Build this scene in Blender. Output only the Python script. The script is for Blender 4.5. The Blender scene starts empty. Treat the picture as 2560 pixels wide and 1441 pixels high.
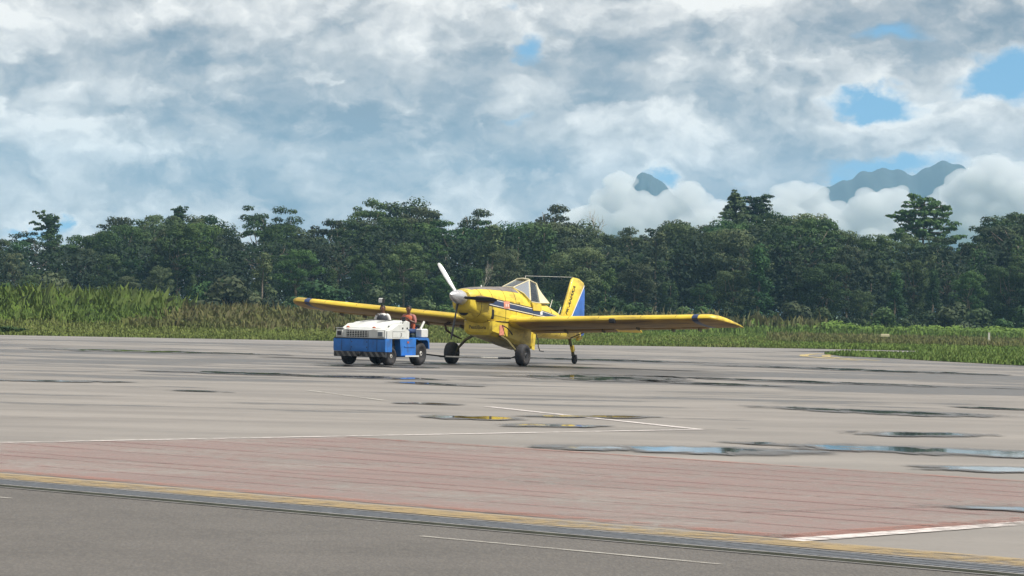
import bpy, bmesh, math, random
import numpy as np
from mathutils import Vector, Matrix, Euler
R = math.radians
sc = bpy.context.scene
col = sc.collection

# ------------------------------------------------------------------ camera
CAM_H = 1.886
cam = bpy.data.cameras.new('camera')
cam.sensor_width = 36.0
cam.lens = 36.0 * 7920 / 2560
cam.clip_start = 0.5
cam.clip_end = 60000
cam_o = bpy.data.objects.new('camera', cam)
cam_o.matrix_world = Matrix.Translation((0, 0, CAM_H)) @ Matrix.Rotation(R(90 + 0.3436), 4, 'X') @ Matrix.Rotation(R(1.4), 4, 'Z')
col.objects.link(cam_o)
sc.camera = cam_o

# ------------------------------------------------------------------ render / exposure
sc.view_settings.view_transform = 'Standard'
sc.view_settings.look = 'None'
sc.view_settings.gamma = 1.0
sc.view_settings.exposure = 0.3
sc.view_settings.use_curve_mapping = False
cy = sc.cycles
cy.use_denoising = True
cy.max_bounces = 8
cy.diffuse_bounces = 3
cy.glossy_bounces = 3
cy.transparent_max_bounces = 16
cy.volume_bounces = 2
cy.caustics_reflective = False
cy.caustics_refractive = False

# ------------------------------------------------------------------ node helpers
class NT:
    def __init__(s, tree):
        s.t = tree
        s.t.nodes.clear()
    def n(s, typ, ins=None, **kw):
        nd = s.t.nodes.new(typ)
        for k, v in kw.items():
            setattr(nd, k, v)
        for k, v in (ins or {}).items():
            s.put(nd.inputs[k], v)
        return nd
    def put(s, sock, v):
        if isinstance(v, bpy.types.NodeSocket):
            s.t.links.new(v, sock)
        elif isinstance(v, (tuple, list)) and sock.type == 'RGBA' and len(v) == 3:
            sock.default_value = (*v, 1)
        else:
            sock.default_value = v
    def m(s, op, a, b=0.0, c=0.0, clamp=False):
        nd = s.t.nodes.new('ShaderNodeMath')
        nd.operation = op
        nd.use_clamp = clamp
        for i, v in enumerate((a, b, c)):
            s.put(nd.inputs[i], v)
        return nd.outputs[0]
    def vm(s, op, a, b=(0, 0, 0), scale=None):
        nd = s.t.nodes.new('ShaderNodeVectorMath')
        nd.operation = op
        s.put(nd.inputs[0], a)
        s.put(nd.inputs[1], b)
        if scale is not None:
            s.put(nd.inputs['Scale'], scale)
        return nd.outputs[0]
    def noise(s, vec, scale, detail=4, rough=0.5, dist=0.0):
        return s.n('ShaderNodeTexNoise', {'Vector': vec, 'Scale': scale, 'Detail': detail, 'Roughness': rough, 'Distortion': dist})
    def mix(s, f, a, b, blend='MIX'):
        nd = s.t.nodes.new('ShaderNodeMix')
        nd.data_type = 'RGBA'
        nd.blend_type = blend
        s.put(nd.inputs[0], f)
        s.put(nd.inputs[6], a)
        s.put(nd.inputs[7], b)
        return nd.outputs[2]
    def ramp(s, f, stops, interp='LINEAR'):
        nd = s.t.nodes.new('ShaderNodeValToRGB')
        nd.color_ramp.interpolation = interp
        el = nd.color_ramp.elements
        while len(el) < len(stops):
            el.new(0.5)
        for e, (p, c) in zip(el, stops):
            e.position = p
            e.color = (*c, 1) if len(c) == 3 else c
        s.put(nd.inputs[0], f)
        return nd.outputs[0]
    def smooth(s, x, a, b):
        nd = s.t.nodes.new('ShaderNodeMapRange')
        nd.interpolation_type = 'SMOOTHSTEP'
        s.put(nd.inputs[0], x)
        nd.inputs[1].default_value = a
        nd.inputs[2].default_value = b
        return nd.outputs[0]

# ------------------------------------------------------------------ world: Nishita sky under broken cumulus cloud
SKY_STRENGTH, CLOUD_GAIN = 0.15, 1.10
SUN_AZ, SUN_EL = R(106), R(57)          # azimuth from +Y towards +X
SUN_DIR = Vector((math.sin(SUN_AZ) * math.cos(SUN_EL), math.cos(SUN_AZ) * math.cos(SUN_EL), math.sin(SUN_EL)))
world = bpy.data.worlds.new('World')
sc.world = world
world.use_nodes = True
world.cycles.sampling_method = 'MANUAL'
world.cycles.sample_map_resolution = 256
w = NT(world.node_tree)
tc = w.n('ShaderNodeTexCoord').outputs['Generated']
dirv = w.vm('NORMALIZE', tc)
sp = w.n('ShaderNodeSeparateXYZ', {0: dirv})
dx, dy, dz = sp.outputs
pv = w.n('ShaderNodeCombineXYZ', {0: dx, 1: dy, 2: w.m('MULTIPLY', dz, 1.55)}).outputs[0]
wn = w.noise(pv, 16, 4, 0.6)
warp = w.vm('SCALE', w.vm('SUBTRACT', wn.outputs['Color'], (0.5, 0.5, 0.5)), scale=0.030)
wf = w.noise(pv, 90, 5, 0.62)
warpf = w.vm('SCALE', w.vm('SUBTRACT', wf.outputs['Color'], (0.5, 0.5, 0.5)), scale=0.010)
pw = w.vm('ADD', w.vm('ADD', pv, warp), warpf)
def puffs(vec, scale):
    n_ = w.n('ShaderNodeTexNoise', {'Vector': vec, 'Scale': scale, 'Detail': 4.0, 'Roughness': 0.5}).outputs[0]
    return w.m('SUBTRACT', 1.0, w.m('ABSOLUTE', w.m('MULTIPLY', w.m('SUBTRACT', n_, 0.5), 3.2)))
big = w.noise(pw, 9, 3, 0.5).outputs[0]
med = w.noise(pw, 34, 8, 0.55).outputs[0]
fine = w.noise(pw, 70, 7, 0.62).outputs[0]
off = w.vm('ADD', pw, (0.0045, 0.0, 0.009))
pf_ = puffs(pw, 14)
off2 = w.vm('ADD', pw, (-0.0022, 0.0, 0.0045))
lit2 = w.m('SUBTRACT', w.noise(pw, 46, 5, 0.55).outputs[0], w.noise(off2, 46, 5, 0.55).outputs[0])
lit = w.m('ADD', w.m('SUBTRACT', pf_, puffs(off, 14)), w.m('MULTIPLY', w.m('SUBTRACT', med, w.noise(off, 26, 6, 0.55).outputs[0]), 0.9))
ws = w.n('ShaderNodeSeparateXYZ', {0: w.vm('ADD', warp, w.vm('SCALE', warpf, scale=1.4))})
bx_ = w.m('ADD', dx, w.m('MULTIPLY', ws.outputs[0], 1.1))
bz_ = w.m('ADD', dz, w.m('MULTIPLY', ws.outputs[2], 0.8))
def blob(x0, z0, rx, rz, amp):
    a = w.m('DIVIDE', w.m('SUBTRACT', bx_, x0), rx)
    b = w.m('DIVIDE', w.m('SUBTRACT', bz_, z0), rz)
    d2 = w.m('ADD', w.m('MULTIPLY', a, a), w.m('MULTIPLY', b, b))
    return w.m('MULTIPLY', w.m('EXPONENT', w.m('MULTIPLY', d2, -1.0)), amp)
def add_all(vals):
    s = vals[0]
    for v in vals[1:]:
        s = w.m('ADD', s, v)
    return s
SHADES = [(-0.0004, 0.0225, 0.3030, 0.0107, 0.13), (-0.0542, 0.0576, 0.0379, 0.0053, -0.40), (-0.0870, 0.0729, 0.0417, 0.0114, -0.22), (0.0509, 0.0827, 0.0354, 0.0120, -0.30), (0.1413, 0.0873, 0.0328, 0.0095, -0.42), (0.0250, 0.0659, 0.0164, 0.0051, -0.18), (-0.1198, 0.0344, 0.0240, 0.0057, -0.26), (-0.0488, 0.0414, 0.0139, 0.0076, -0.22), (-0.1096, 0.0859, 0.0253, 0.0076, -0.15), (0.0054, 0.0440, 0.0152, 0.0076, -0.12), (-0.0913, 0.0377, 0.0114, 0.0051, -0.15), (-0.1337, 0.0552, 0.0253, 0.0139, 0.28), (0.0699, 0.0769, 0.0278, 0.0114, 0.20), (-0.0371, 0.0806, 0.0240, 0.0101, 0.24), (-0.0815, 0.0481, 0.0152, 0.0038, 0.15), (0.0966, 0.0580, 0.0139, 0.0051, 0.28), (0.1201, 0.0615, 0.0076, 0.0044, 0.32), (-0.0374, 0.0944, 0.0177, 0.0051, 0.25), (0.1490, 0.0396, 0.0177, 0.0114, 0.22), (0.0521, 0.0388, 0.0379, 0.0088, 0.16), (0.0775, 0.0281, 0.0631, 0.0063, 0.14), (0.0265, 0.0559, 0.0253, 0.0063, 0.12), (-0.1513, 0.0881, 0.0152, 0.0101, 0.20), (-0.1419, 0.0338, 0.0114, 0.0044, 0.20), (-0.0665, 0.0472, 0.0152, 0.0051, 0.12)]
GAPS = [(0.1125, 0.0666, 0.0139, 0.0061, 1.35), (0.1503, 0.0744, 0.0152, 0.0082, 1.35), (0.0044, 0.0848, 0.0082, 0.0063, 0.95), (-0.1526, 0.0215, 0.0139, 0.0033, 1.10), (-0.1411, 0.0266, 0.0051, 0.0030, 1.00), (-0.0016, 0.0953, 0.0057, 0.0032, 0.70), (0.1192, 0.0889, 0.0126, 0.0044, 0.60), (-0.0001, 0.0603, 0.0057, 0.0035, 0.60), (0.1206, 0.0440, 0.0240, 0.0053, 1.00), (0.0445, 0.0418, 0.0076, 0.0033, 1.00), (0.1047, 0.0362, 0.0044, 0.0044, 0.80), (0.0709, 0.0430, 0.0063, 0.0032, 0.50)]
front = w.smooth(dy, 0.2, 0.6)
shade = w.m('MULTIPLY', add_all([blob(*b) for b in SHADES]), front)
gapf = w.m('MULTIPLY', add_all([blob(*b) for b in GAPS]), front)
dens = w.m('ADD', w.m('MULTIPLY', pf_, 0.55), w.m('ADD', w.m('MULTIPLY', med, 0.75), w.m('MULTIPLY', fine, 0.35)))
gap_n = w.m('ADD', gapf, w.m('MULTIPLY', w.m('SUBTRACT', dens, 0.92), -1.1))
gap = w.smooth(gap_n, 0.26, 0.86)
B = w.m('ADD', 0.56, w.m('MULTIPLY', w.m('SUBTRACT', big, 0.5), 1.05))
B = w.m('ADD', B, w.m('MULTIPLY', w.m('SUBTRACT', med, 0.5), 0.42))
B = w.m('ADD', B, w.m('MULTIPLY', lit, 0.9))
B = w.m('ADD', B, w.m('MULTIPLY', lit2, 1.1))
lay = w.noise(w.vm('ADD', pw, (3.1, 1.7, 0.6)), 25, 9, 0.52).outputs[0]
layo = w.noise(w.vm('ADD', pw, (3.1 + 0.003, 1.7, 0.6 + 0.008)), 25, 6, 0.5).outputs[0]
edge_l = w.smooth(lay, 0.46, 0.545)
B = w.m('ADD', B, w.m('MULTIPLY', w.m('SUBTRACT', edge_l, 0.60), 0.20))
B = w.m('ADD', B, w.m('MULTIPLY', w.m('MULTIPLY', edge_l, w.m('SUBTRACT', lay, layo)), 1.7))
B = w.m('ADD', B, shade)
B = w.m('ADD', B, w.m('MULTIPLY', w.smooth(gap_n, 0.0, 0.45), 0.16))
cloud = w.ramp(B, [(0.0, (0.17, 0.20, 0.24)), (0.25, (0.28, 0.29, 0.31)), (0.5, (0.44, 0.425, 0.415)), (0.74, (0.62, 0.59, 0.56)), (1.0, (0.82, 0.775, 0.72))])
cloud10 = w.vm('SCALE', cloud, scale=CLOUD_GAIN / SKY_STRENGTH)
skyv = w.n('ShaderNodeCombineXYZ', {0: dx, 1: dy, 2: w.m('ADD', w.m('MAXIMUM', dz, 0.0), 0.22)}).outputs[0]
sky = w.n('ShaderNodeTexSky', {'Vector': w.vm('NORMALIZE', skyv)}, sky_type='NISHITA', sun_disc=False, sun_elevation=SUN_EL, sun_rotation=SUN_AZ)
final = w.mix(gap, cloud10, w.vm('MULTIPLY', sky.outputs[0], (0.60, 0.86, 0.88)))
bg = w.n('ShaderNodeBackground', {'Color': final, 'Strength': SKY_STRENGTH})
w.t.links.new(bg.outputs[0], w.n('ShaderNodeOutputWorld').inputs['Surface'])

# ------------------------------------------------------------------ sun
sun = bpy.data.lights.new('sun', 'SUN')
sun.energy = 5.0
sun.angle = R(0.53)
sun.color = (1.0, 0.955, 0.88)
sun_o = bpy.data.objects.new('sun', sun)
sun_o.rotation_euler = (-SUN_DIR).to_track_quat('-Z', 'Y').to_euler()
sun_o.location = (40, 60, 80)
col.objects.link(sun_o)

# ------------------------------------------------------------------ materials
MATS = {}
def new_mat(name):
    m = bpy.data.materials.new(name)
    m.use_nodes = True
    MATS[name] = m
    return m, NT(m.node_tree)
def out(t, sh):
    t.t.links.new(sh, t.n('ShaderNodeOutputMaterial').inputs['Surface'])
def plain(name, c, rough=0.6, metal=0.0, var=0.12, scale=6.0, spec=0.5, coat=0.0, dirt=None, bump=0.0):
    m, t = new_mat(name)
    co = t.n('ShaderNodeTexCoord').outputs['Object']
    n1 = t.noise(co, scale, 5, 0.6).outputs[0]
    lo = tuple(x * (1 - var) for x in c)
    hi = tuple(min(1, x * (1 + var)) for x in c)
    cc = t.mix(t.smooth(n1, 0.3, 0.7), lo, hi)
    rr = t.m('ADD', rough, t.m('MULTIPLY', t.m('SUBTRACT', n1, 0.5), 0.25), clamp=True)
    if dirt:
        dc, amt, ds, stretch = dirt
        mp = t.n('ShaderNodeMapping', {'Vector': co, 'Scale': stretch}).outputs[0]
        dn = t.noise(mp, ds, 6, 0.65).outputs[0]
        cc = t.mix(t.m('MULTIPLY', t.smooth(dn, 0.46, 0.72), amt), cc, dc)
        rr = t.m('ADD', rr, t.m('MULTIPLY', t.smooth(dn, 0.46, 0.72), 0.2), clamp=True)
    b = t.n('ShaderNodeBsdfPrincipled', {'Base Color': cc, 'Roughness': rr, 'Metallic': metal, 'Specular IOR Level': spec, 'Coat Weight': coat})
    if bump:
        bn = t.n('ShaderNodeBump', {'Height': t.noise(co, scale * 6, 3, 0.6).outputs[0], 'Strength': bump, 'Distance': 0.02})
        t.t.links.new(bn.outputs[0], b.inputs['Normal'])
    out(t, b.outputs[0])
    return m
M = MATS
plain('yellow_paint', (0.70, 0.53, 0.05), 0.42, var=0.10, scale=1.7, coat=0.15, dirt=((0.16, 0.10, 0.04), 0.55, 3.2, (0.45, 1.0, 1.2)))
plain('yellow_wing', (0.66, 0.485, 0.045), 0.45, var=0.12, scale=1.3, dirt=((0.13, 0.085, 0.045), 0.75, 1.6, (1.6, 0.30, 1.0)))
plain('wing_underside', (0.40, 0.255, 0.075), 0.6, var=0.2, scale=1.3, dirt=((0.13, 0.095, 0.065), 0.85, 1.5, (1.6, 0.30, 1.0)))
plain('grey_panel', (0.16, 0.14, 0.13), 0.5, var=0.2, scale=2, dirt=((0.32, 0.29, 0.26), 0.6, 3.0, (0.4, 1, 1)))
plain('blue_stripe', (0.022, 0.042, 0.11), 0.4, var=0.25, scale=5)
plain('blue_rudder', (0.035, 0.12, 0.42), 0.45, var=0.15, scale=4)
plain('black_paint', (0.016, 0.016, 0.018), 0.45, scale=5)
plain('white_paint', (0.74, 0.74, 0.72), 0.4, var=0.06, scale=3, dirt=((0.33, 0.29, 0.24), 0.5, 4.0, (1, 1, 0.5)))
plain('frame_white', (0.62, 0.56, 0.38), 0.45, var=0.08, scale=5)
plain('pink_decal', (0.62, 0.25, 0.17), 0.5, var=0.2, scale=14)
plain('exhaust_metal', (0.10, 0.065, 0.05), 0.45, metal=0.6, var=0.3, scale=9)
plain('silver', (0.72, 0.72, 0.74), 0.3, metal=0.75, var=0.08, scale=6)
plain('blade_lit', (0.66, 0.67, 0.68), 0.35, metal=0.25, var=0.06, scale=5)  # propeller blade in sunlight, its brightness put into the colour
plain('blade_shaded', (0.03, 0.03, 0.035), 0.55, var=0.2)  # same blade with shade painted into its colour
plain('rubber', (0.018, 0.018, 0.021), 0.75, var=0.3, scale=12, dirt=((0.10, 0.085, 0.07), 0.5, 6, (1, 1, 1)), bump=0.3)
plain('hub_white', (0.55, 0.54, 0.5), 0.5, var=0.2, scale=12, dirt=((0.08, 0.06, 0.05), 0.8, 8, (1, 1, 1)))
plain('hub_dark', (0.06, 0.06, 0.065), 0.55, var=0.3, scale=12)
plain('olive_steel', (0.10, 0.085, 0.03), 0.5, var=0.3, scale=7)
plain('interior_dark', (0.012, 0.012, 0.013), 0.8)
plain('tug_white', (0.60, 0.62, 0.60), 0.38, var=0.04, scale=2.5, dirt=((0.36, 0.33, 0.28), 0.4, 4.5, (1, 1, 0.4)))
plain('tug_blue', (0.022, 0.155, 0.50), 0.36, var=0.14, scale=2.5, dirt=((0.05, 0.06, 0.08), 0.6, 4.0, (1, 1, 0.5)))
plain('tug_black', (0.02, 0.021, 0.024), 0.6, var=0.3, scale=5)
plain('hazard_white', (0.13, 0.13, 0.125), 0.6, var=0.25, scale=9, dirt=((0.05, 0.05, 0.05), 0.7, 8, (1, 1, 1)))
plain('seat_vinyl', (0.02, 0.03, 0.028), 0.55, var=0.3, scale=7)
plain('lamp_glass', (0.16, 0.19, 0.22), 0.12, var=0.1)
plain('lens_red', (0.4, 0.03, 0.02), 0.2)
plain('skin', (0.14, 0.066, 0.040), 0.55, var=0.08, scale=20)
plain('hair', (0.008, 0.007, 0.006), 0.6)
plain('shirt_pink', (0.30, 0.12, 0.11), 0.8, var=0.2, scale=14)
plain('shirt_white', (0.62, 0.61, 0.60), 0.8, var=0.1, scale=10)
plain('vest_dark', (0.035, 0.038, 0.05), 0.8, var=0.3, scale=10)
plain('vest_orange', (0.42, 0.10, 0.04), 0.7, var=0.15, scale=12)
plain('jeans', (0.03, 0.06, 0.15), 0.8, var=0.25, scale=14)
plain('trousers_dark', (0.022, 0.024, 0.03), 0.8, var=0.25, scale=14)
plain('bark', (0.16, 0.13, 0.10), 0.85, var=0.35, scale=2.0, bump=0.4)
plain('bark_pale', (0.30, 0.27, 0.23), 0.85, var=0.3, scale=2.0, bump=0.3)
plain('post_white', (0.62, 0.60, 0.54), 0.7, var=0.15, scale=8)
plain('steel_grate', (0.10, 0.11, 0.125), 0.5, metal=0.3, var=0.25, scale=9)
plain('slot_black', (0.012, 0.012, 0.012), 0.8)
plain('kerb_grey', (0.20, 0.195, 0.19), 0.8, var=0.2, scale=3, bump=0.2)
# exhaust soot: broken film over the paint
m, t = new_mat('soot')
pos = t.n('ShaderNodeTexCoord').outputs['Object']
sn = t.noise(t.n('ShaderNodeMapping', {'Vector': pos, 'Scale': (0.6, 1, 3)}).outputs[0], 3.0, 6, 0.65).outputs[0]
sb_ = t.n('ShaderNodeBsdfPrincipled', {'Base Color': (0.05, 0.035, 0.02), 'Roughness': 0.8})
out(t, t.n('ShaderNodeMixShader', {0: t.m('MULTIPLY', t.smooth(sn, 0.38, 0.66), 0.6), 1: t.n('ShaderNodeBsdfTransparent').outputs[0], 2: sb_.outputs[0]}).outputs[0])
# glass panes
m, t = new_mat('canopy_glass')
fr = t.n('ShaderNodeFresnel', {'IOR': 1.5}).outputs[0]
tr = t.n('ShaderNodeBsdfTransparent', {'Color': (0.72, 0.78, 0.80)})
gl = t.n('ShaderNodeBsdfGlossy', {'Color': (0.9, 0.93, 0.95), 'Roughness': 0.08})
mx = t.n('ShaderNodeMixShader', {0: t.m('ADD', t.m('MULTIPLY', fr, 0.9), 0.02, clamp=True), 1: tr.outputs[0], 2: gl.outputs[0]})
out(t, mx.outputs[0])

def foliage(name, stops, trans=0.25, rough=0.7, ob_var=0.5, up=False):
    m, t = new_mat(name)
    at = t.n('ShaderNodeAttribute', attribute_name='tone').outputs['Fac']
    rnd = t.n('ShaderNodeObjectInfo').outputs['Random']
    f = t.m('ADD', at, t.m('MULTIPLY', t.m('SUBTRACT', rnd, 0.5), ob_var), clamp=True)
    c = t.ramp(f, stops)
    if ob_var:
        r2 = t.m('FRACT', t.m('MULTIPLY', rnd, 7.31))
        c = t.n('ShaderNodeHueSaturation', {'Hue': t.m('ADD', 0.485, t.m('MULTIPLY', r2, 0.045)), 'Saturation': t.m('ADD', 0.66, t.m('MULTIPLY', r2, 0.35)), 'Value': t.m('ADD', 0.54, t.m('MULTIPLY', t.m('FRACT', t.m('MULTIPLY', rnd, 3.77)), 0.60)), 'Color': c}).outputs[0]
    b = t.n('ShaderNodeBsdfPrincipled', {'Base Color': c, 'Roughness': rough, 'Specular IOR Level': 0.12})
    tl = t.n('ShaderNodeBsdfTranslucent', {'Color': c})
    if up:
        gn = t.n('ShaderNodeNewGeometry').outputs['Normal']
        un = t.vm('NORMALIZE', t.vm('ADD', t.vm('SCALE', gn, scale=0.35), (0.05, -0.12, 1.0)))
        t.t.links.new(un, b.inputs['Normal'])
    out(t, t.n('ShaderNodeMixShader', {0: trans, 1: b.outputs[0], 2: tl.outputs[0]}).outputs[0])
    return m
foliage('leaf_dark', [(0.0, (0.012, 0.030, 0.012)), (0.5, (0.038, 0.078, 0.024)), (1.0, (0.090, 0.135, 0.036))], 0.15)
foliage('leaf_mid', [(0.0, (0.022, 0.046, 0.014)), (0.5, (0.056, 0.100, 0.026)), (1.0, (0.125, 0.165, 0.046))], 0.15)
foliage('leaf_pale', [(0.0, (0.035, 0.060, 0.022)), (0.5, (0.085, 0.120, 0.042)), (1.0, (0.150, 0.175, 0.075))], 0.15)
foliage('grass_green', [(0.0, (0.065, 0.120, 0.024)), (0.5, (0.125, 0.200, 0.042)), (1.0, (0.19, 0.25, 0.065))], 0.25, ob_var=0, up=True)
foliage('grass_olive', [(0.0, (0.090, 0.132, 0.034)), (0.5, (0.160, 0.205, 0.055)), (1.0, (0.22, 0.24, 0.085))], 0.25, ob_var=0, up=True)
foliage('grass_seed', [(0.0, (0.090, 0.125, 0.038)), (0.5, (0.165, 0.175, 0.066)), (1.0, (0.235, 0.195, 0.11))], 0.25, ob_var=0, up=True)

# concrete apron: pale dry concrete with damp, darker, glossier patches
m, t = new_mat('apron_concrete')
pos = t.n('ShaderNodeNewGeometry').outputs['Position']
ps = t.n('ShaderNodeSeparateXYZ', {0: pos})
n_big = t.noise(pos, 0.07, 4, 0.55, 0.4).outputs[0]
stre = t.n('ShaderNodeMapping', {'Vector': pos, 'Scale': (0.17, 0.50, 1), 'Rotation': (0, 0, R(20))}).outputs[0]
n_str = t.noise(stre, 1.0, 7, 0.62, 0.5).outputs[0]
n_fin = t.noise(pos, 3.0, 6, 0.65).outputs[0]
n_grn = t.noise(pos, 26.0, 3, 0.6).outputs[0]
slab = t.n('ShaderNodeMapping', {'Vector': pos, 'Rotation': (0, 0, R(-42))}).outputs[0]
cell = t.n('ShaderNodeTexWhiteNoise', {'Vector': t.vm('FLOOR', t.vm('SCALE', slab, scale=1 / 5.5))}, noise_dimensions='2D').outputs['Value']
py_ = ps.outputs[1]
bias = t.m('ADD', t.m('MULTIPLY', t.smooth(py_, 44, 56), 0.24), t.m('ADD', t.m('MULTIPLY', t.smooth(py_, 68, 84), 0.30), t.m('MULTIPLY', t.smooth(py_, 120, 145), -0.18)))
wetf = t.m('ADD', t.m('ADD', t.m('MULTIPLY', t.m('SUBTRACT', n_str, 0.5), 2.3), t.m('MULTIPLY', t.m('SUBTRACT', n_big, 0.5), 0.8)), t.m('ADD', t.m('SUBTRACT', bias, 0.38), t.m('MULTIPLY', t.m('SUBTRACT', n_fin, 0.5), 0.25)))
n_far = t.noise(t.n('ShaderNodeMapping', {'Vector': pos, 'Scale': (0.075, 0.12, 1), 'Rotation': (0, 0, R(14))}).outputs[0], 1.0, 4, 0.6, 0.3).outputs[0]
wetf = t.m('ADD', wetf, t.m('MULTIPLY', t.m('MULTIPLY', t.m('SUBTRACT', n_far, 0.5), 2.6), t.smooth(py_, 52, 80)))
damp = t.smooth(wetf, -0.04, 0.22)
dry = t.mix(t.smooth(t.noise(stre, 0.8, 5, 0.6).outputs[0], 0.3, 0.7), (0.168, 0.157, 0.146), (0.240, 0.223, 0.205))
dry = t.mix(t.m('MULTIPLY', cell, 0.22), dry, (0.165, 0.158, 0.150))
dry = t.mix(t.m('MULTIPLY', t.smooth(n_fin, 0.5, 0.75), 0.35), dry, (0.142, 0.132, 0.122))
dry = t.mix(t.m('MULTIPLY', t.smooth(n_grn, 0.45, 0.7), 0.22), dry, (0.12, 0.112, 0.104))
wetc = t.mix(t.smooth(n_fin, 0.35, 0.7), (0.052, 0.049, 0.047), (0.086, 0.081, 0.077))
cc = t.mix(t.m('MULTIPLY', damp, 0.86), dry, wetc)
rr = t.m('SUBTRACT', 0.88, t.m('MULTIPLY', damp, 0.46))
bump = t.n('ShaderNodeBump', {'Height': t.m('ADD', n_grn, t.m('MULTIPLY', n_fin, 2.0)), 'Strength': 0.10, 'Distance': 0.01}).outputs[0]
out(t, t.n('ShaderNodeBsdfPrincipled', {'Base Color': cc, 'Roughness': rr, 'Normal': bump, 'Specular IOR Level': 0.4}).outputs[0])

# asphalt road in the foreground
m, t = new_mat('asphalt')
pos = t.n('ShaderNodeNewGeometry').outputs['Position']
st_ = t.n('ShaderNodeMapping', {'Vector': pos, 'Scale': (1.0, 0.28, 1)}).outputs[0]
a1 = t.noise(pos, 0.8, 5, 0.6).outputs[0]
a2 = t.noise(st_, 16, 6, 0.75).outputs[0]
a3 = t.n('ShaderNodeTexVoronoi', {'Vector': st_, 'Scale': 38}).outputs['Distance']
cc = t.mix(t.smooth(a1, 0.3, 0.7), (0.080, 0.074, 0.068), (0.104, 0.096, 0.088))
cc = t.mix(t.m('MULTIPLY', t.smooth(a2, 0.42, 0.66), 0.6), cc, (0.125, 0.115, 0.10))
cc = t.mix(t.m('MULTIPLY', t.smooth(a3, 0.25, 0.6), 0.3), cc, (0.048, 0.045, 0.043))
ck = t.n('ShaderNodeTexVoronoi', {'Vector': t.vm('ADD', pos, t.vm('SCALE', t.noise(pos, 1.5, 4, 0.6).outputs['Color'], scale=0.8)), 'Scale': 0.35}, feature='DISTANCE_TO_EDGE').outputs['Distance']
cc = t.mix(t.m('MULTIPLY', t.m('SUBTRACT', 1.0, t.smooth(ck, 0.0, 0.010)), 0.2), cc, (0.02, 0.019, 0.018))
bump = t.n('ShaderNodeBump', {'Height': t.m('ADD', a2, a3), 'Strength': 0.4, 'Distance': 0.012}).outputs[0]
out(t, t.n('ShaderNodeBsdfPrincipled', {'Base Color': cc, 'Roughness': 0.8, 'Normal': bump}).outputs[0])

# far taxiway asphalt
plain('taxiway_asphalt', (0.185, 0.175, 0.167), 0.7, var=0.14, scale=0.12, dirt=((0.10, 0.096, 0.093), 0.75, 0.3, (0.3, 1, 1)))

# worn paint: alpha broken up by wear
def paint(name, c, keep=0.75, fade=None):
    m, t = new_mat(name)
    pos = t.n('ShaderNodeNewGeometry').outputs['Position']
    n1 = t.noise(pos, 5.0, 7, 0.7).outputs[0]
    n2 = t.noise(pos, 0.5, 3, 0.5).outputs[0]
    c2 = t.mix(t.smooth(n1, 0.35, 0.7), c, fade or tuple(x * 0.8 for x in c))
    b = t.n('ShaderNodeBsdfPrincipled', {'Base Color': c2, 'Roughness': 0.65})
    keepf = t.m('MULTIPLY', t.smooth(t.m('ADD', t.m('MULTIPLY', n1, 0.7), t.m('MULTIPLY', n2, 0.5)), 0.80, 0.50), keep)
    out(t, t.n('ShaderNodeMixShader', {0: keepf, 1: t.n('ShaderNodeBsdfTransparent').outputs[0], 2: b.outputs[0]}).outputs[0])
paint('paint_white', (0.60, 0.555, 0.535), 0.95)
paint('paint_thin_white', (0.42, 0.40, 0.36), 0.8)
paint('paint_yellow', (0.31, 0.225, 0.10), 0.85, (0.26, 0.195, 0.11))
paint('paint_yellow_bright', (0.52, 0.41, 0.17), 0.95)
paint('paint_red', (0.30, 0.135, 0.105), 0.62, (0.27, 0.15, 0.12))
paint('paint_red_line', (0.22, 0.10, 0.093), 0.42, (0.21, 0.12, 0.11))
paint('tyre_mark', (0.07, 0.06, 0.057), 0.4)
paint('paint_pink', (0.33, 0.205, 0.19), 0.45, (0.30, 0.22, 0.205))

# standing water: dark mirror whose edge thins into damp concrete
m, t = new_mat('puddle_water')
pos = t.n('ShaderNodeNewGeometry').outputs['Position']
dep = t.n('ShaderNodeAttribute', attribute_name='depth').outputs['Fac']
n1 = t.noise(t.n('ShaderNodeMapping', {'Vector': pos, 'Scale': (1.15, 0.42, 1)}).outputs[0], 0.9, 8, 0.60, 0.5).outputs[0]
f = t.m('MULTIPLY', t.m('ADD', t.m('MULTIPLY', dep, 0.95), t.m('MULTIPLY', t.m('SUBTRACT', n1, 0.5), 2.3)), t.smooth(dep, 0.0, 0.30))
wat = t.smooth(f, 0.46, 0.74)
dmp = t.smooth(f, 0.0, 0.55)
rip = t.n('ShaderNodeBump', {'Height': t.noise(pos, 2.5, 2, 0.5).outputs[0], 'Strength': 0.015, 'Distance': 0.02}).outputs[0]
wb = t.n('ShaderNodeBsdfPrincipled', {'Base Color': (0.035, 0.031, 0.027), 'Roughness': 0.03, 'IOR': 1.33, 'Normal': rip})
db = t.n('ShaderNodeBsdfPrincipled', {'Base Color': (0.080, 0.075, 0.070), 'Roughness': 0.38})
wm = t.n('ShaderNodeMixShader', {0: wat, 1: db.outputs[0], 2: wb.outputs[0]})
out(t, t.n('ShaderNodeMixShader', {0: dmp, 1: t.n('ShaderNodeBsdfTransparent').outputs[0], 2: wm.outputs[0]}).outputs[0])

# grass soil
m, t = new_mat('field_ground')
pos = t.n('ShaderNodeNewGeometry').outputs['Position']
g1 = t.noise(pos, 0.05, 5, 0.6).outputs[0]
g2 = t.noise(pos, 1.2, 6, 0.7).outputs[0]
cc = t.mix(t.smooth(g1, 0.35, 0.65), (0.085, 0.140, 0.034), (0.135, 0.165, 0.052))
cc = t.mix(t.m('MULTIPLY', t.smooth(g2, 0.4, 0.7), 0.6), cc, (0.035, 0.060, 0.018))
out(t, t.n('ShaderNodeBsdfPrincipled', {'Base Color': cc, 'Roughness': 0.9}).outputs[0])
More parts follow.
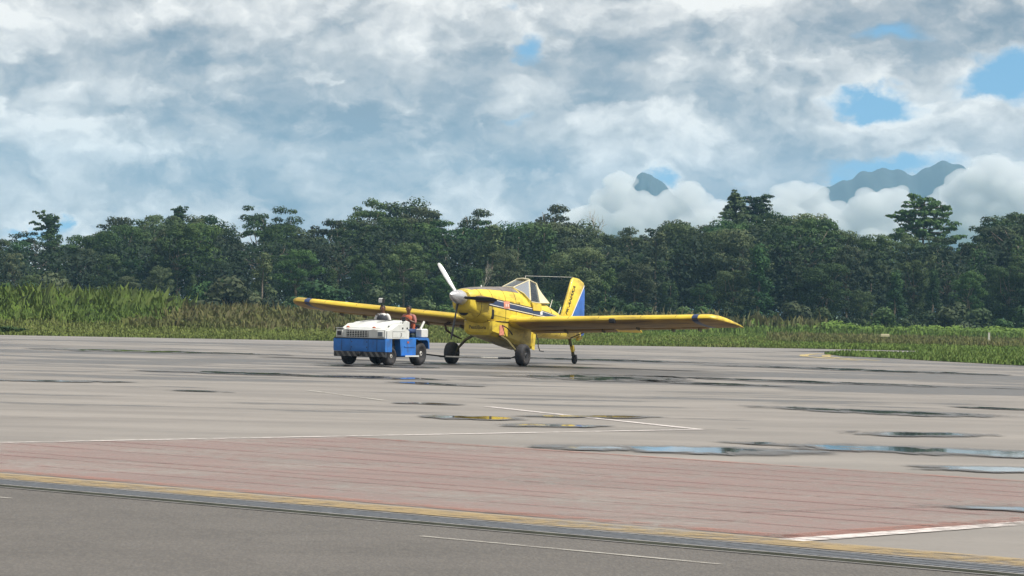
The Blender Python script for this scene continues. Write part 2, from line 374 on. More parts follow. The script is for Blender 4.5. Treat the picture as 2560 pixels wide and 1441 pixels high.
# mountain forest
m, t = new_mat('mountain_forest')
pos = t.n('ShaderNodeNewGeometry').outputs['Position']
g1 = t.noise(pos, 0.02, 6, 0.65).outputs[0]
out(t, t.n('ShaderNodeBsdfPrincipled', {'Base Color': t.mix(t.smooth(g1, 0.35, 0.65), (0.008, 0.015, 0.016), (0.014, 0.024, 0.022)), 'Roughness': 0.9}).outputs[0])
m, t = new_mat('cloud_white')
out(t, t.n('ShaderNodeBsdfPrincipled', {'Base Color': (0.9, 0.9, 0.9), 'Roughness': 1.0, 'Specular IOR Level': 0.0, 'Subsurface Weight': 0.0}).outputs[0])

# ------------------------------------------------------------------ mesh helpers
class MB:
    def __init__(s):
        s.v = []
        s.f = []
    def add(s, vs, fs):
        o = len(s.v)
        s.v += [tuple(p) for p in vs]
        s.f += [tuple(i + o for i in f) for f in fs]
        return s
    def box(s, c, d, mat=None, taper=1.0, bev=0.0):
        hx, hy, hz = d[0] / 2, d[1] / 2, d[2] / 2
        if bev > 0:
            b = min(bev, hx * .9, hy * .9, hz * .9)
            vs = []
            for sz in (-1, 1):
                for (ax, ay, az) in ((hx - b, hy - b, hz), (hx, hy, hz - b)):
                    pass
            rings = [(-hz, b), (-hz + b, 0), (hz - b, 0), (hz, b)]
            pts = []
            for z, i in rings:
                X, Y = hx - i, hy - i
                k = b * 0.6
                pts.append([(X, -Y + k, z), (X, Y - k, z), (X - k, Y, z), (-X + k, Y, z), (-X, Y - k, z), (-X, -Y + k, z), (-X + k, -Y, z), (X - k, -Y, z)])
            vs = [Vector(p) for ring in pts for p in ring]
            fs = [tuple(reversed(range(8))), tuple(range(24, 32))]
            for r in range(3):
                for i in range(8):
                    j = (i + 1) % 8
                    fs.append((r * 8 + i, r * 8 + j, r * 8 + 8 + j, r * 8 + 8 + i))
        else:
            vs = [Vector((x * (taper if z > 0 else 1), y * (taper if z > 0 else 1), z)) for z in (-hz, hz) for x, y in ((-hx, -hy), (hx, -hy), (hx, hy), (-hx, hy))]
            fs = [(3, 2, 1, 0), (4, 5, 6, 7), (0, 1, 5, 4), (1, 2, 6, 5), (2, 3, 7, 6), (3, 0, 4, 7)]
        if mat is not None:
            vs = [mat @ p for p in vs]
        c = Vector(c)
        return s.add([p + c for p in vs], fs)
    def prism(s, poly, a, b, axis='y'):
        """closed prism: poly in the plane normal to axis, from a to b"""
        def P(u, v, k):
            return {'y': (u, k, v), 'x': (k, u, v), 'z': (u, v, k)}[axis]
        n = len(poly)
        vs = [P(u, v, a) for u, v in poly] + [P(u, v, b) for u, v in poly]
        fs = [tuple(range(n)), tuple(reversed(range(n, 2 * n)))]
        fs += [(i, i + n, (i + 1) % n + n, (i + 1) % n) for i in range(n)]
        return s.add(vs, fs)
    def tube(s, pts, rad, seg=8, cap=True):
        pts = [Vector(p) for p in pts]
        if not isinstance(rad, (list, tuple)):
            rad = [rad] * len(pts)
        vs, fs = [], []
        up = None
        for i, p in enumerate(pts):
            d = (pts[min(i + 1, len(pts) - 1)] - pts[max(i - 1, 0)]).normalized()
            if up is None:
                up = d.orthogonal().normalized()
            up = (up - d * up.dot(d)).normalized()
            sd = d.cross(up)
            for k in range(seg):
                a = 2 * math.pi * k / seg
                vs.append(p + (up * math.cos(a) + sd * math.sin(a)) * rad[i])
        for i in range(len(pts) - 1):
            for k in range(seg):
                j = (k + 1) % seg
                fs.append((i * seg + k, i * seg + j, (i + 1) * seg + j, (i + 1) * seg + k))
        if cap:
            fs.append(tuple(reversed(range(seg))))
            fs.append(tuple(range((len(pts) - 1) * seg, len(pts) * seg)))
        return s.add(vs, fs)
    def lathe(s, prof, c, axis, seg=24):
        """prof: (along, radius) list around axis through c"""
        c, axis = Vector(c), Vector(axis).normalized()
        u = axis.orthogonal().normalized()
        v = axis.cross(u)
        vs, fs = [], []
        for a, r in prof:
            for k in range(seg):
                t_ = 2 * math.pi * k / seg
                vs.append(c + axis * a + (u * math.cos(t_) + v * math.sin(t_)) * r)
        for i in range(len(prof) - 1):
            for k in range(seg):
                j = (k + 1) % seg
                fs.append((i * seg + k, i * seg + j, (i + 1) * seg + j, (i + 1) * seg + k))
        fs.append(tuple(reversed(range(seg))))
        fs.append(tuple(range((len(prof) - 1) * seg, len(prof) * seg)))
        return s.add(vs, fs)
    def loft(s, rings, cap=True):
        n = len(rings[0])
        vs = [p for r in rings for p in r]
        fs = []
        for i in range(len(rings) - 1):
            for k in range(n):
                j = (k + 1) % n
                fs.append((i * n + k, (i + 1) * n + k, (i + 1) * n + j, i * n + j))
        if cap:
            fs.append(tuple(range(n)))
            fs.append(tuple(reversed(range((len(rings) - 1) * n, len(rings) * n))))
        return s.add(vs, fs)
    def grid(s, rows):
        n = len(rows[0])
        vs = [p for r in rows for p in r]
        fs = [(i * n + k, i * n + k + 1, (i + 1) * n + k + 1, (i + 1) * n + k) for i in range(len(rows) - 1) for k in range(n - 1)]
        return s.add(vs, fs)
    def slab(s, quad, th):
        """a flat n-gon given thickness along its normal"""
        q = [Vector(p) for p in quad]
        nrm = (q[1] - q[0]).cross(q[2] - q[0]).normalized() * th / 2
        n = len(q)
        fs = [tuple(range(n)), tuple(reversed(range(n, 2 * n)))] + [(i, i + n, (i + 1) % n + n, (i + 1) % n) for i in range(n)]
        return s.add([p + nrm for p in q] + [p - nrm for p in q], fs)
    def build(s, name, mat, parent=None, smooth=False, auto=None):
        me = bpy.data.meshes.new(name)
        me.from_pydata(s.v, [], s.f)
        bm = bmesh.new()
        bm.from_mesh(me)
        bmesh.ops.recalc_face_normals(bm, faces=bm.faces)
        if smooth:
            lim = math.radians(auto or 40)
            for f in bm.faces:
                f.smooth = True
            for e in bm.edges:
                if len(e.link_faces) == 2 and e.calc_face_angle(0) > lim:
                    e.smooth = False
        bm.to_mesh(me)
        bm.free()
        return link(name, me, mat, parent)
def link(name, me, mat, parent=None):
    o = bpy.data.objects.new(name, me)
    if mat is not None and me is not None and not me.materials:
        me.materials.append(MATS[mat] if isinstance(mat, str) else mat)
    col.objects.link(o)
    o.parent = parent
    return o
def tag(o, label=None, cat=None, group=None, kind=None):
    if label: o['label'] = label
    if cat: o['category'] = cat
    if group: o['group'] = group
    if kind: o['kind'] = kind
    return o
def empty(name, loc, rz=0.0):
    o = bpy.data.objects.new(name, None)
    o.location = loc
    o.rotation_euler = (0, 0, rz)
    o.empty_display_size = 0.3
    col.objects.link(o)
    return o
def sheet(name, poly, z, mat, parent=None):
    return MB().add([(x, y, z) for x, y in poly], [tuple(range(len(poly)))]).build(name, mat, parent)
def text_mesh(name, body, size, mat, parent, M4):
    cu = bpy.data.curves.new(name + '_src', 'FONT')
    cu.body = body
    cu.size = size
    cu.extrude = 0.002
    cu.align_x = 'CENTER'
    cu.align_y = 'CENTER'
    cu.offset = size * 0.018
    to = bpy.data.objects.new(name + '_src', cu)
    col.objects.link(to)
    bpy.context.view_layer.update()
    me = bpy.data.meshes.new_from_object(to.evaluated_get(bpy.context.evaluated_depsgraph_get()))
    bpy.data.objects.remove(to)
    bpy.data.curves.remove(cu)
    me.name = name
    me.transform(M4)
    me.materials.clear()
    return link(name, me, mat, parent)


# ================================================================== THE SETTING
terrain = sheet('grass_field', [(-2000, -350), (2000, -350), (2000, 6450), (-2000, 6450)], -0.03, 'field_ground')
tag(terrain, 'grassy airfield ground reaching to the forest and hills', kind='structure')

# apron and markings: U runs along the drain, NRM towards the camera
U = Vector((0.742, -0.670, 0))
NRM = Vector((-0.670, -0.742, 0))
L0 = Vector((0.05, 28.63, 0))            # a point on the apron edge of the yellow line
def dl(a, b):                             # a metres along the drain, b metres towards the camera
    p = L0 + U * a + NRM * b
    return (p.x, p.y)
FAR = [(-160, 62), (-60, 125), (-23.8, 147.5), (-8.8, 155.7), (1.7, 162.4), (12.7, 171.5), (18.4, 174), (30, 178), (60, 186), (160, 200)]
apron_poly = [dl(-170, 0.74), dl(130, 0.74), (160, 30), (160, 200)] + FAR[::-1][1:]
apron = sheet('apron', apron_poly, 0.0, 'apron_concrete')
tag(apron, 'wet pale concrete airport apron with puddles', kind='structure')
road_o = sheet('service_road', [dl(-170, 1.56), dl(130, 1.56), dl(130, 60), dl(-170, 60)], -0.006, 'asphalt')
tag(road_o, 'dark grained asphalt road along the drain', kind='structure')
# taxiway band of darker asphalt along the far edge
tx = []
inner = [(-160, 50), (-60, 112), (-23.8, 133.5), (-8.8, 141), (1.7, 147.5), (9, 154), (14.0, 160.5), (18.0, 166.0), (30, 170), (60, 178), (160, 192)]
tax = sheet('taxiway', inner + [(x, y - 0.3) for x, y in FAR[::-1]], 0.004, 'taxiway_asphalt')
tag(tax, 'grey asphalt taxiway strip along the far grass', kind='structure')

def line(name, p, q, wd, mat, z=0.008, parent=None):
    p, q = Vector((*p, 0)), Vector((*q, 0))
    s = (q - p).normalized().cross(Vector((0, 0, 1))) * wd / 2
    n = max(2, int((q - p).length / 1.5))
    rows = []
    rg = random.Random(hash((round(p.x, 2), round(q.y, 2))) & 0xffff)
    for i in range(n + 1):
        c = p.lerp(q, i / n)
        j = 1 + rg.uniform(-0.05, 0.05)
        rows.append([(c.x - s.x * j, c.y - s.y * j, z), (c.x + s.x * j, c.y + s.y * j, z)])
    return MB().grid(rows).build(name, mat, parent or apron)
# pink-washed hatched field
pk = sheet('red_hatched_field', [(-8.75, 37.70), (-2.26, 44.45), (1.71, 40.95), (6.0, 36.8), (9.5, 33.6), (4.95, 29.55), (2.36, 26.55), dl(0, -0.42), dl(-11.8, -0.42)], 0.004, 'paint_pink', apron)
# hatch stripes, parallel to the drain, clipped by the field's edges
def clip_line(b):
    lo, hi = -13.5, 7.5
    # upper-left edge (white line) and right edges, solved by sampling
    def inside(a):
        x, y = dl(a, b)
        if (x + 6.45) * (50.57 - 40.25) - (y - 40.25) * (3.05 + 6.45) < 0: return False     # beyond white line
        if (x + 2.26) * (36.8 - 44.6) - (y - 44.6) * (6.0 + 2.26) < 0: return True if (x < -2.26) else False
        if (x - 2.36) * (29.38 - 26.37) - (y - 26.37) * (4.8 - 2.36) > 0: return False
        return True
    ins = [a for a in np.arange(-14, 11, 0.1) if inside(a)]
    return (min(ins), max(ins)) if len(ins) > 8 else None
for i in range(14):
    b = -1.2 - i * 0.98 - 0.22 * math.sin(i * 2.3)
    r = clip_line(b)
    if r and r[1] - r[0] > 1:
        line('painted_stripe', dl(r[0], b), dl(r[1], b - 0.12), 0.085 + 0.03 * (i % 2), 'paint_red_line')
line('red_border_line', dl(-12, -0.22), dl(3.0, -0.22), 0.34, 'paint_red')
line('yellow_edge_line', dl(-60, 0.40), dl(60, 0.40), 0.62, 'paint_yellow', 0.009)
line('white_line', (-8.9, 37.6), (3.05, 50.57), 0.17, 'paint_white')
line('white_line', (3.05, 50.57), (-0.4, 59.43), 0.20, 'paint_white', 0.009)
line('red_border_line', (-2.26, 44.45), (6.6, 36.3), 0.22, 'paint_red')
line('white_line', (2.36, 26.30), (14, 40.6), 0.27, 'paint_white', 0.0095)
line('red_border_line', (2.28, 26.66), (13.5, 40.6), 0.34, 'paint_red')
line('thin_white_line', (-4.3, 67.5), (-2.4, 61.6), 0.16, 'paint_thin_white')
line('thin_white_line', (-0.69, 25.88), (1.61, 23.75), 0.075, 'paint_thin_white', 0.0, road_o)
line('thin_white_line', (-4.9, 29.7), (-4.6, 29.4), 0.07, 'paint_thin_white', 0.0, road_o)
line('thin_white_line', (2.2, 41.6), (5.2, 44.0), 0.08, 'paint_pink')
for a_, b_, w_ in (((-2.6, 41.0), (1.2, 36.0), 0.07), ((2.2, 29.8), (5.2, 32.2), 0.06), ((-0.2, 28.9), (2.2, 28.6), 0.07), ((-4.6, 36.5), (0.5, 34.0), 0.06)):
    line('tyre_mark', a_, b_, w_, 'tyre_mark', 0.0125)
# double yellow curve at the grass corner
for off in (0.0, 1.0):
    pts = [(14.9 + off, 152.5), (13.6 + off, 146.5), (13.1 + off, 141.5), (13.6 + off, 137.0), (14.5 + off, 132.5 + off)]
    rows = [[(x - 0.2, y, 0.012), (x + 0.2, y, 0.012)] for x, y in pts]
    MB().grid(rows).build('yellow_curve_line', 'paint_yellow_bright', tax)

# trench drain: frame, grating and the open slots
drain = empty('trench_drain', (0, 0, 0))
tag(drain, kind='structure')
ang = math.atan2(U.y, U.x)
RM = Matrix.Rotation(ang, 4, 'Z')
def strip(name, b0, b1, z0, z1, mat, a0=-60, a1=60):
    c = L0 + NRM * (b0 + b1) / 2 + U * (a0 + a1) / 2
    return MB().box((c.x, c.y, (z0 + z1) / 2), (a1 - a0, b1 - b0, z1 - z0), RM).build(name, mat, drain)
strip('drain_bed', 0.74, 1.56, -0.30, -0.12, 'slot_black')
strip('drain_kerb', 0.735, 0.785, -0.2, 0.004, 'kerb_grey')
strip('drain_kerb', 1.30, 1.35, -0.2, 0.006, 'kerb_grey')
strip('drain_kerb', 1.535, 1.575, -0.2, 0.002, 'kerb_grey')
gb = MB()
for i in range(330):
    a = -18 + i * 0.1
    c = L0 + NRM * 1.03 + U * a
    gb.box((c.x, c.y, -0.022), (0.062, 0.45, 0.05), RM)
for b in (0.81, 1.03, 1.25):
    c = L0 + NRM * b + U * -1.5
    gb.box((c.x, c.y, -0.028), (33.5, 0.03, 0.05), RM)
tag(gb.build('grating', 'steel_grate', drain), kind='stuff')

# puddles
rng = np.random.default_rng(5)
PUD = [(0.1,86.9,5.1,86.5,3.6),(3.9,83.9,6.8,81.6,1.2),(3.3,90.5,12.5,85.9,1.5),(0.3,54.5,2.6,56.1,.55),(5.0,63.6,9.5,60.6,1.3),(-1.4,53.1,0.2,53.1,1.0),(-0.2,50.3,1.5,50.9,.75),
 (-2.0,60.6,-1.1,60.1,.7),(-11.7,69.3,-8.5,70.3,.8),(-9.0,81.9,-5.3,81.8,1.7),(-5.9,81.1,-1.8,80.2,1.4),(-3.0,76.3,-0.7,74.4,.75),(-7.2,65.0,-5.8,64.8,.5),
 (5.3,50.5,7.8,51.1,.95),(0.8,42.4,4.1,43.5,1.3),(3.6,45.3,7.9,44.1,1.35),(5.1,39.4,7.2,39.7,.75),(4.5,31.6,5.9,30.8,.5),(9.6,67.1,11.4,65.3,.55),
 (-3.5,101.3,-0.3,102.4,1.5),(-5.6,95.4,-2.3,94.6,1.5),(0.3,100.4,2.8,101.2,1.2),(-16,112,-9,111,3.0),(8,112,16,107,2.6),(-2,118,7,117,2.4)]
for (x0, y0, x1, y1, hw) in PUD:
    a, b = Vector((x0, y0, 0)), Vector((x1, y1, 0))
    d = (b - a)
    ln = d.length
    d.normalize()
    s = Vector((-d.y, d.x, 0))
    c = (a + b) / 2
    nseg, rings = 36, (0.0, 0.35, 0.6, 0.8, 1.0)
    ph = rng.uniform(0, 6.28, 6)
    vs, dep, fs = [], [], []
    for ri, rr_ in enumerate(rings):
        for k in range(nseg):
            th = 2 * math.pi * k / nseg
            wob = 1 + 0.14 * math.sin(2 * th + ph[0]) + 0.10 * math.sin(3 * th + ph[1]) + 0.08 * math.sin(5 * th + ph[2]) + 0.05 * math.sin(9 * th + ph[3])
            ca, sa = math.cos(th), math.sin(th)
            p = c + d * (ln * 0.72 * rr_ * wob * math.copysign(abs(ca) ** 0.9, ca)) + s * (hw * 1.2 * rr_ * wob * math.copysign(abs(sa) ** 1.2, sa))
            vs.append((p.x, p.y, 0.0155))
            dep.append(1.0 - rr_ ** 1.3)
            if ri:
                j = (k + 1) % nseg
                fs.append(((ri - 1) * nseg + k, (ri - 1) * nseg + j, ri * nseg + j, ri * nseg + k))
    me = bpy.data.meshes.new('puddle')
    me.from_pydata(vs, [], fs)
    at = me.attributes.new('depth', 'FLOAT', 'POINT')
    at.data.foreach_set('value', dep)
    po = link('puddle', me, 'puddle_water')
    tag(po, 'shallow rain puddle on the concrete apron', kind='structure')

# ================================================================== THE AIRCRAFT
TH = R(25.5)
plane = empty('crop_duster_aircraft', (-0.73, 102.0, 0), math.atan2(-math.cos(TH), -math.sin(TH)))
tag(plane, 'yellow low wing propeller crop duster with blue stripe standing on its tail wheel', 'aircraft')
BK = math.tan(R(0.88))
def bank(p):
    return (p[0], p[1], p[2] - p[1] * BK)
def PB(mb, name, mat, parent=None, smooth=False, auto=None):
    mb.v = [bank(p) for p in mb.v]
    return mb.build(name, mat, parent or plane, smooth, auto)
# fuselage sections: x, top, bottom, half width
SEC = [(2.02, 2.30, 1.90, 0.22), (1.98, 2.37, 1.78, 0.31), (1.85, 2.42, 1.68, 0.385), (1.6, 2.455, 1.56, 0.43), (1.2, 2.485, 1.45, 0.475), (0.6, 2.505, 1.30, 0.51), (0.0, 2.52, 1.10, 0.535),
       (-0.8, 2.53, 0.98, 0.55), (-1.4, 2.52, 0.92, 0.555), (-1.8, 2.40, 0.90, 0.56), (-2.3, 2.22, 0.89, 0.555), (-3.0, 2.14, 0.88, 0.53), (-3.6, 2.10, 0.87, 0.48), (-4.6, 1.84, 0.86, 0.37),
       (-5.6, 1.585, 0.83, 0.25), (-6.6, 1.31, 0.86, 0.13), (-7.15, 1.18, 0.92, 0.06)]
SX = np.array([s_[0] for s_ in SEC])[::-1]
def sec(x):
    return [float(np.interp(x, SX, np.array([s_[k] for s_ in SEC])[::-1])) for k in (1, 2, 3)]
def ring_pt(x, a, off=0.0):
    """a = 0 left (+y), 90 top"""
    tp, bt, hw = sec(x)
    zc = bt + (tp - bt) * 0.55
    hz = (tp - zc) if math.sin(a) >= 0 else (zc - bt)
    e = 2.5 if math.sin(a) >= 0 else 3.4
    ca, sa = math.cos(a), math.sin(a)
    y = math.copysign(abs(ca) ** (2 / e), ca) * (hw + off)
    z = zc + math.copysign(abs(sa) ** (2 / e), sa) * (hz + off)
    return (x, y, z)
def side_y(x, z, off=0.006):
    tp, bt, hw = sec(x)
    zc = bt + (tp - bt) * 0.55
    hz, e = ((tp - zc), 2.5) if z >= zc else ((zc - bt), 3.4)
    u = min(1.0, abs(z - zc) / hz)
    return hw * (1 - u ** e) ** (1 / e) + off
mb = MB()
xs = [s_[0] for s_ in SEC]
xs = sorted(set(xs + list(np.arange(-7, 1.9, 0.25))), reverse=True)
NR = 40
mb.loft([[ring_pt(x, 2 * math.pi * k / NR) for k in range(NR)] for x in xs])
fus = PB(mb, 'fuselage', 'yellow_paint', smooth=True, auto=35)
# anti-glare deck on top of the cowl
rows = []
for x in np.linspace(1.93, -1.5, 16):
    wdt = R(26 + 20 * (1.93 - x) / 3.4)
    rows.append([ring_pt(float(x), math.pi / 2 + wdt * (k / 5 - 1), 0.005) for k in range(11)])
PB(MB().grid(rows), 'anti_glare_panel', 'grey_panel', fus, True)
# side stripes, both sides
def stripe(name, pts, wd, mat, parent=fus, x_rng=None, n=30):
    xs_ = [p[0] for p in pts][::-1]
    zs_ = [p[1] for p in pts][::-1]
    for sgn in (1, -1):
        rows = []
        for x in np.linspace(pts[0][0], pts[-1][0], n):
            zc = float(np.interp(x, xs_, zs_))
            f = 1.0 if x > -2.6 else max(0.35, 1 + (x + 2.6) * 0.3)
            rows.append([(float(x), sgn * side_y(float(x), zc + h_ * f, 0.008 if mat != 'blue_stripe' else 0.006), zc + h_ * f) for h_ in np.linspace(wd[0], wd[1], 4)])
        PB(MB().grid(rows), name, mat, parent, True)
SP = [(1.0, 2.06), (-0.27, 1.935), (-1.79, 1.80), (-2.63, 1.73), (-4.4, 1.58), (-5.2, 1.46)]
stripe('side_stripe', SP, (-0.075, 0.065), 'blue_stripe')
stripe('white_pinstripe', SP, (0.072, 0.092), 'white_paint')
stripe('white_pinstripe', SP, (-0.105, -0.083), 'white_paint')
stripe('black_pinstripe', SP, (0.10, 0.125), 'black_paint')
stripe('black_pinstripe', SP, (-0.135, -0.112), 'black_paint')
# pink emblem panel on the stripe, with two pale marks
for sgn in (1, -1):
    rows = [[(float(x), sgn * side_y(float(x), z, 0.012), z) for z in np.linspace(1.84, 2.07, 5)] for x in np.linspace(0.02, -0.40, 5)]
    em = PB(MB().grid(rows), 'emblem_panel', 'pink_decal', fus)
    for xx in (-0.1, -0.25):
        rows = [[(float(x), sgn * side_y(float(x), z, 0.016), z) for z in np.linspace(1.90, 1.99, 3)] for x in np.linspace(xx, xx - 0.06, 3)]
        PB(MB().grid(rows), 'emblem_mark', 'white_paint', em)
    rows = [[(float(x), sgn * side_y(float(x), z, 0.014), z) for z in np.linspace(1.66, 1.83, 4)] for x in np.linspace(-2.75, -2.95, 3)]
    PB(MB().grid(rows), 'registration_patch', 'white_paint', fus)
# cowl seams
def seam(x, a0, a1):
    pts = [ring_pt(x, R(a), 0.003) for a in np.linspace(a0, a1, 18)]
    PB(MB().tube(pts, 0.008, 4), 'panel_seam', 'black_paint', fus)
seam(0.75, -60, 240); seam(1.45, -60, 240); seam(-0.15, -30, 210); seam(-0.9, -40, 220); seam(-2.2, -40, 40); seam(-3.9, -40, 220); seam(-4.9, -40, 220)
for sgn in (1, -1):
    rows = [[(float(x), sgn * side_y(float(x), z, 0.004), z) for z in np.linspace(2.03 - (0.95 - x) * 0.10, 2.14 - (0.95 - x) * 0.04, 4)] for x in np.linspace(0.95, -1.2, 12)]
    PB(MB().grid(rows), 'exhaust_soot', 'soot', fus)
    for zz in (1.30, 1.62):
        PB(MB().tube([(float(x), sgn * side_y(float(x), zz - (0.6 - x) * 0.10, 0.002), zz - (0.6 - x) * 0.10) for x in np.linspace(0.6, -2.0, 14)], 0.006, 4), 'panel_seam', 'olive_steel', fus)
# dark vent slot on each cheek behind the exhaust
for sgn in (1, -1):
    rows = [[(float(x) - (1.78 - z) * 0.25, sgn * side_y(float(x) - (1.78 - z) * 0.25, z, 0.007), z) for z in np.linspace(1.48, 1.80, 5)] for x in np.linspace(0.80, 0.66, 3)]
    PB(MB().grid(rows), 'cooling_vent', 'interior_dark', fus)
# chin air intake
iv = MB().lathe([(0, 0.15), (0.05, 0.175), (0.35, 0.19)], (1.80, 0, 1.70), (-1, 0, -0.16), 24)
iv.v = [(x, y * 1.35, z) for x, y, z in iv.v]
itk = PB(iv, 'chin_intake', 'yellow_paint', fus, True)
iv = MB().lathe([(0, 0.125), (0.06, 0.12)], (1.806, 0, 1.70), (-1, 0, -0.16), 20)
iv.v = [(x + 0.012, y * 1.35, z) for x, y, z in iv.v]
PB(iv, 'intake_mouth', 'interior_dark', itk)
# exhaust stacks
for sgn in (1, -1):
    ex = MB().tube([(1.72, sgn * 0.36, 2.12), (1.60, sgn * 0.50, 2.12), (1.35, sgn * 0.575, 2.105), (0.98, sgn * 0.60, 2.085)], [0.10, 0.105, 0.10, 0.095], 14)
    eo = PB(ex, 'exhaust_stack', 'exhaust_metal', fus, True)
    PB(MB().lathe([(0, 0.075), (0.02, 0.07)], (0.972, sgn * 0.60, 2.085), (-1, 0, 0), 12), 'exhaust_mouth', 'interior_dark', eo)
# spinner and propeller
AX = Vector((math.cos(R(8)), 0, math.sin(R(8))))
hub = Vector((2.02, 0, 2.135))
prop = empty('propeller', (0, 0, 0))
prop.parent = plane
pr = [(0, 0.225), (0.12, 0.232), (0.28, 0.215), (0.45, 0.175), (0.60, 0.12), (0.72, 0.06), (0.78, 0.015)]
PB(MB().lathe(pr, hub, AX, 32), 'spinner', 'silver', prop, True)
SD = Vector((0, 1, 0))
UPV = AX.cross(SD)
if UPV.z < 0: UPV = -UPV
for angd, bm_ in ((38, 'blade_lit'), (174, 'blade_shaded'), (268, 'blade_shaded')):
    a = R(angd)
    rd = UPV * math.cos(a) - SD * math.sin(a)       # image left is the aircraft's right (-y)
    tg = AX.cross(rd)
    rings = []
    for r_, ch, tk, tw in ((0.12, 0.10, 0.09, 70), (0.30, 0.115, 0.075, 62), (0.55, 0.145, 0.04, 50), (0.85, 0.15, 0.028, 40), (1.12, 0.135, 0.02, 33), (1.29, 0.105, 0.014, 30), (1.345, 0.05, 0.008, 29)):
        tdir = tg * math.cos(R(tw)) + AX * math.sin(R(tw))
        nd = rd.cross(tdir)
        c = hub + AX * 0.17 + rd * r_
        rings.append([tuple(c + tdir * (ch / 2 * math.cos(q)) + nd * (tk / 2 * math.sin(q))) for q in np.linspace(0, 2 * math.pi, 13)[:-1]])
    PB(MB().loft(rings), 'propeller_blade', bm_, prop, True)
# belly hopper box under the cowl
rings = []
for x, zb, zt, hw in ((0.80, 1.06, 1.40, 0.43), (0.74, 0.97, 1.43, 0.50), (0.4, 0.915, 1.44, 0.525), (-0.6, 0.75, 1.4, 0.53), (-1.6, 0.585, 1.3, 0.53), (-2.3, 0.475, 1.1, 0.50), (-2.55, 0.56, 1.0, 0.42)):
    b_ = 0.10
    rings.append([(x, hw, zb + b_ * 1.4), (x, hw, zt), (x, -hw, zt), (x, -hw, zb + b_ * 1.4), (x, -hw + b_, zb + 0.02), (x, -hw + 2.4 * b_, zb), (x, hw - 2.4 * b_, zb), (x, hw - b_, zb + 0.02)])
belly = PB(MB().loft(rings), 'belly_hopper', 'yellow_paint', smooth=True, auto=28)
PB(MB().tube([(0.83, -0.45, 1.435), (0.84, 0.0, 1.44), (0.83, 0.45, 1.435), (0.4, 0.535, 1.43), (-0.5, 0.545, 1.40)], 0.014, 6), 'panel_seam', 'black_paint', belly)
# lettering on the hopper's front
tm = text_mesh('hopper_lettering', 'PestiBora', 0.16, 'olive_steel', belly, Matrix.Translation((0.804, 0.0, 1.21)) @ Euler((R(90), 0, R(90))).to_matrix().to_4x4())
# dump gate panel, pink worn patch and hoses on the side
PB(MB().grid([[(x, 0.534 + 0.004, z) for z in (0.98, 1.14, 1.30)] for x in (0.28, 0.12, -0.06)]), 'worn_patch', 'pink_decal', belly)
PB(MB().box((-2.36, 0.505, 0.77), (0.22, 0.035, 0.52), Matrix.Rotation(R(-9), 4, 'Y')), 'gate_end_panel', 'yellow_paint', belly)
PB(MB().tube([(0.10, 0.54, 1.30), (-0.1, 0.62, 1.22), (-0.35, 0.66, 1.06), (-0.42, 0.66, 1.0)], 0.02, 6), 'hose', 'black_paint', belly, True)
PB(MB().tube([(-2.55, 0.50, 1.05), (-2.7, 0.52, 0.80), (-2.72, 0.52, 0.62), (-2.85, 0.52, 0.47), (-3.15, 0.52, 0.45)], 0.017, 6), 'drain_hose', 'hub_dark', belly, True)
# wings
AL = R(9.5)
CH = 1.83
upper = [(0, 0), (0.012, 0.033), (0.05, 0.068), (0.13, 0.104), (0.28, 0.123), (0.45, 0.112), (0.65, 0.076), (0.85, 0.034), (1.0, 0.004)]
lower = [(0.85, -0.016), (0.6, -0.040), (0.35, -0.058), (0.15, -0.058), (0.05, -0.042), (0.012, -0.022)]
prof = upper + lower
def wing_pt(y, xc, zc, off=0.0):
    ay = abs(y)
    le = 0.0
    tk = 1.0
    if ay > 7.35:
        q = min(1.0, (ay - 7.35) / 0.58)
        le = 0.78 * q ** 2.4
        tk = max(0.12, (1 - q ** 2) ** 0.5)
    ch = CH
    s_ = le + (1 - le) * xc
    tw = 1 - 0.18 * ay / 8
    zz = zc * tk * tw * (1 - le * 0.5) * ch
    zz += math.copysign(off, zc) if off else 0
    x0, z0 = -0.38 - 0.012 * ay, 1.397 + 0.0555 * ay
    return (x0 - math.cos(AL) * s_ * ch + math.sin(AL) * -0 + math.sin(AL) * zz * 0.3, y, z0 - math.sin(AL) * s_ * ch + math.cos(AL) * zz)
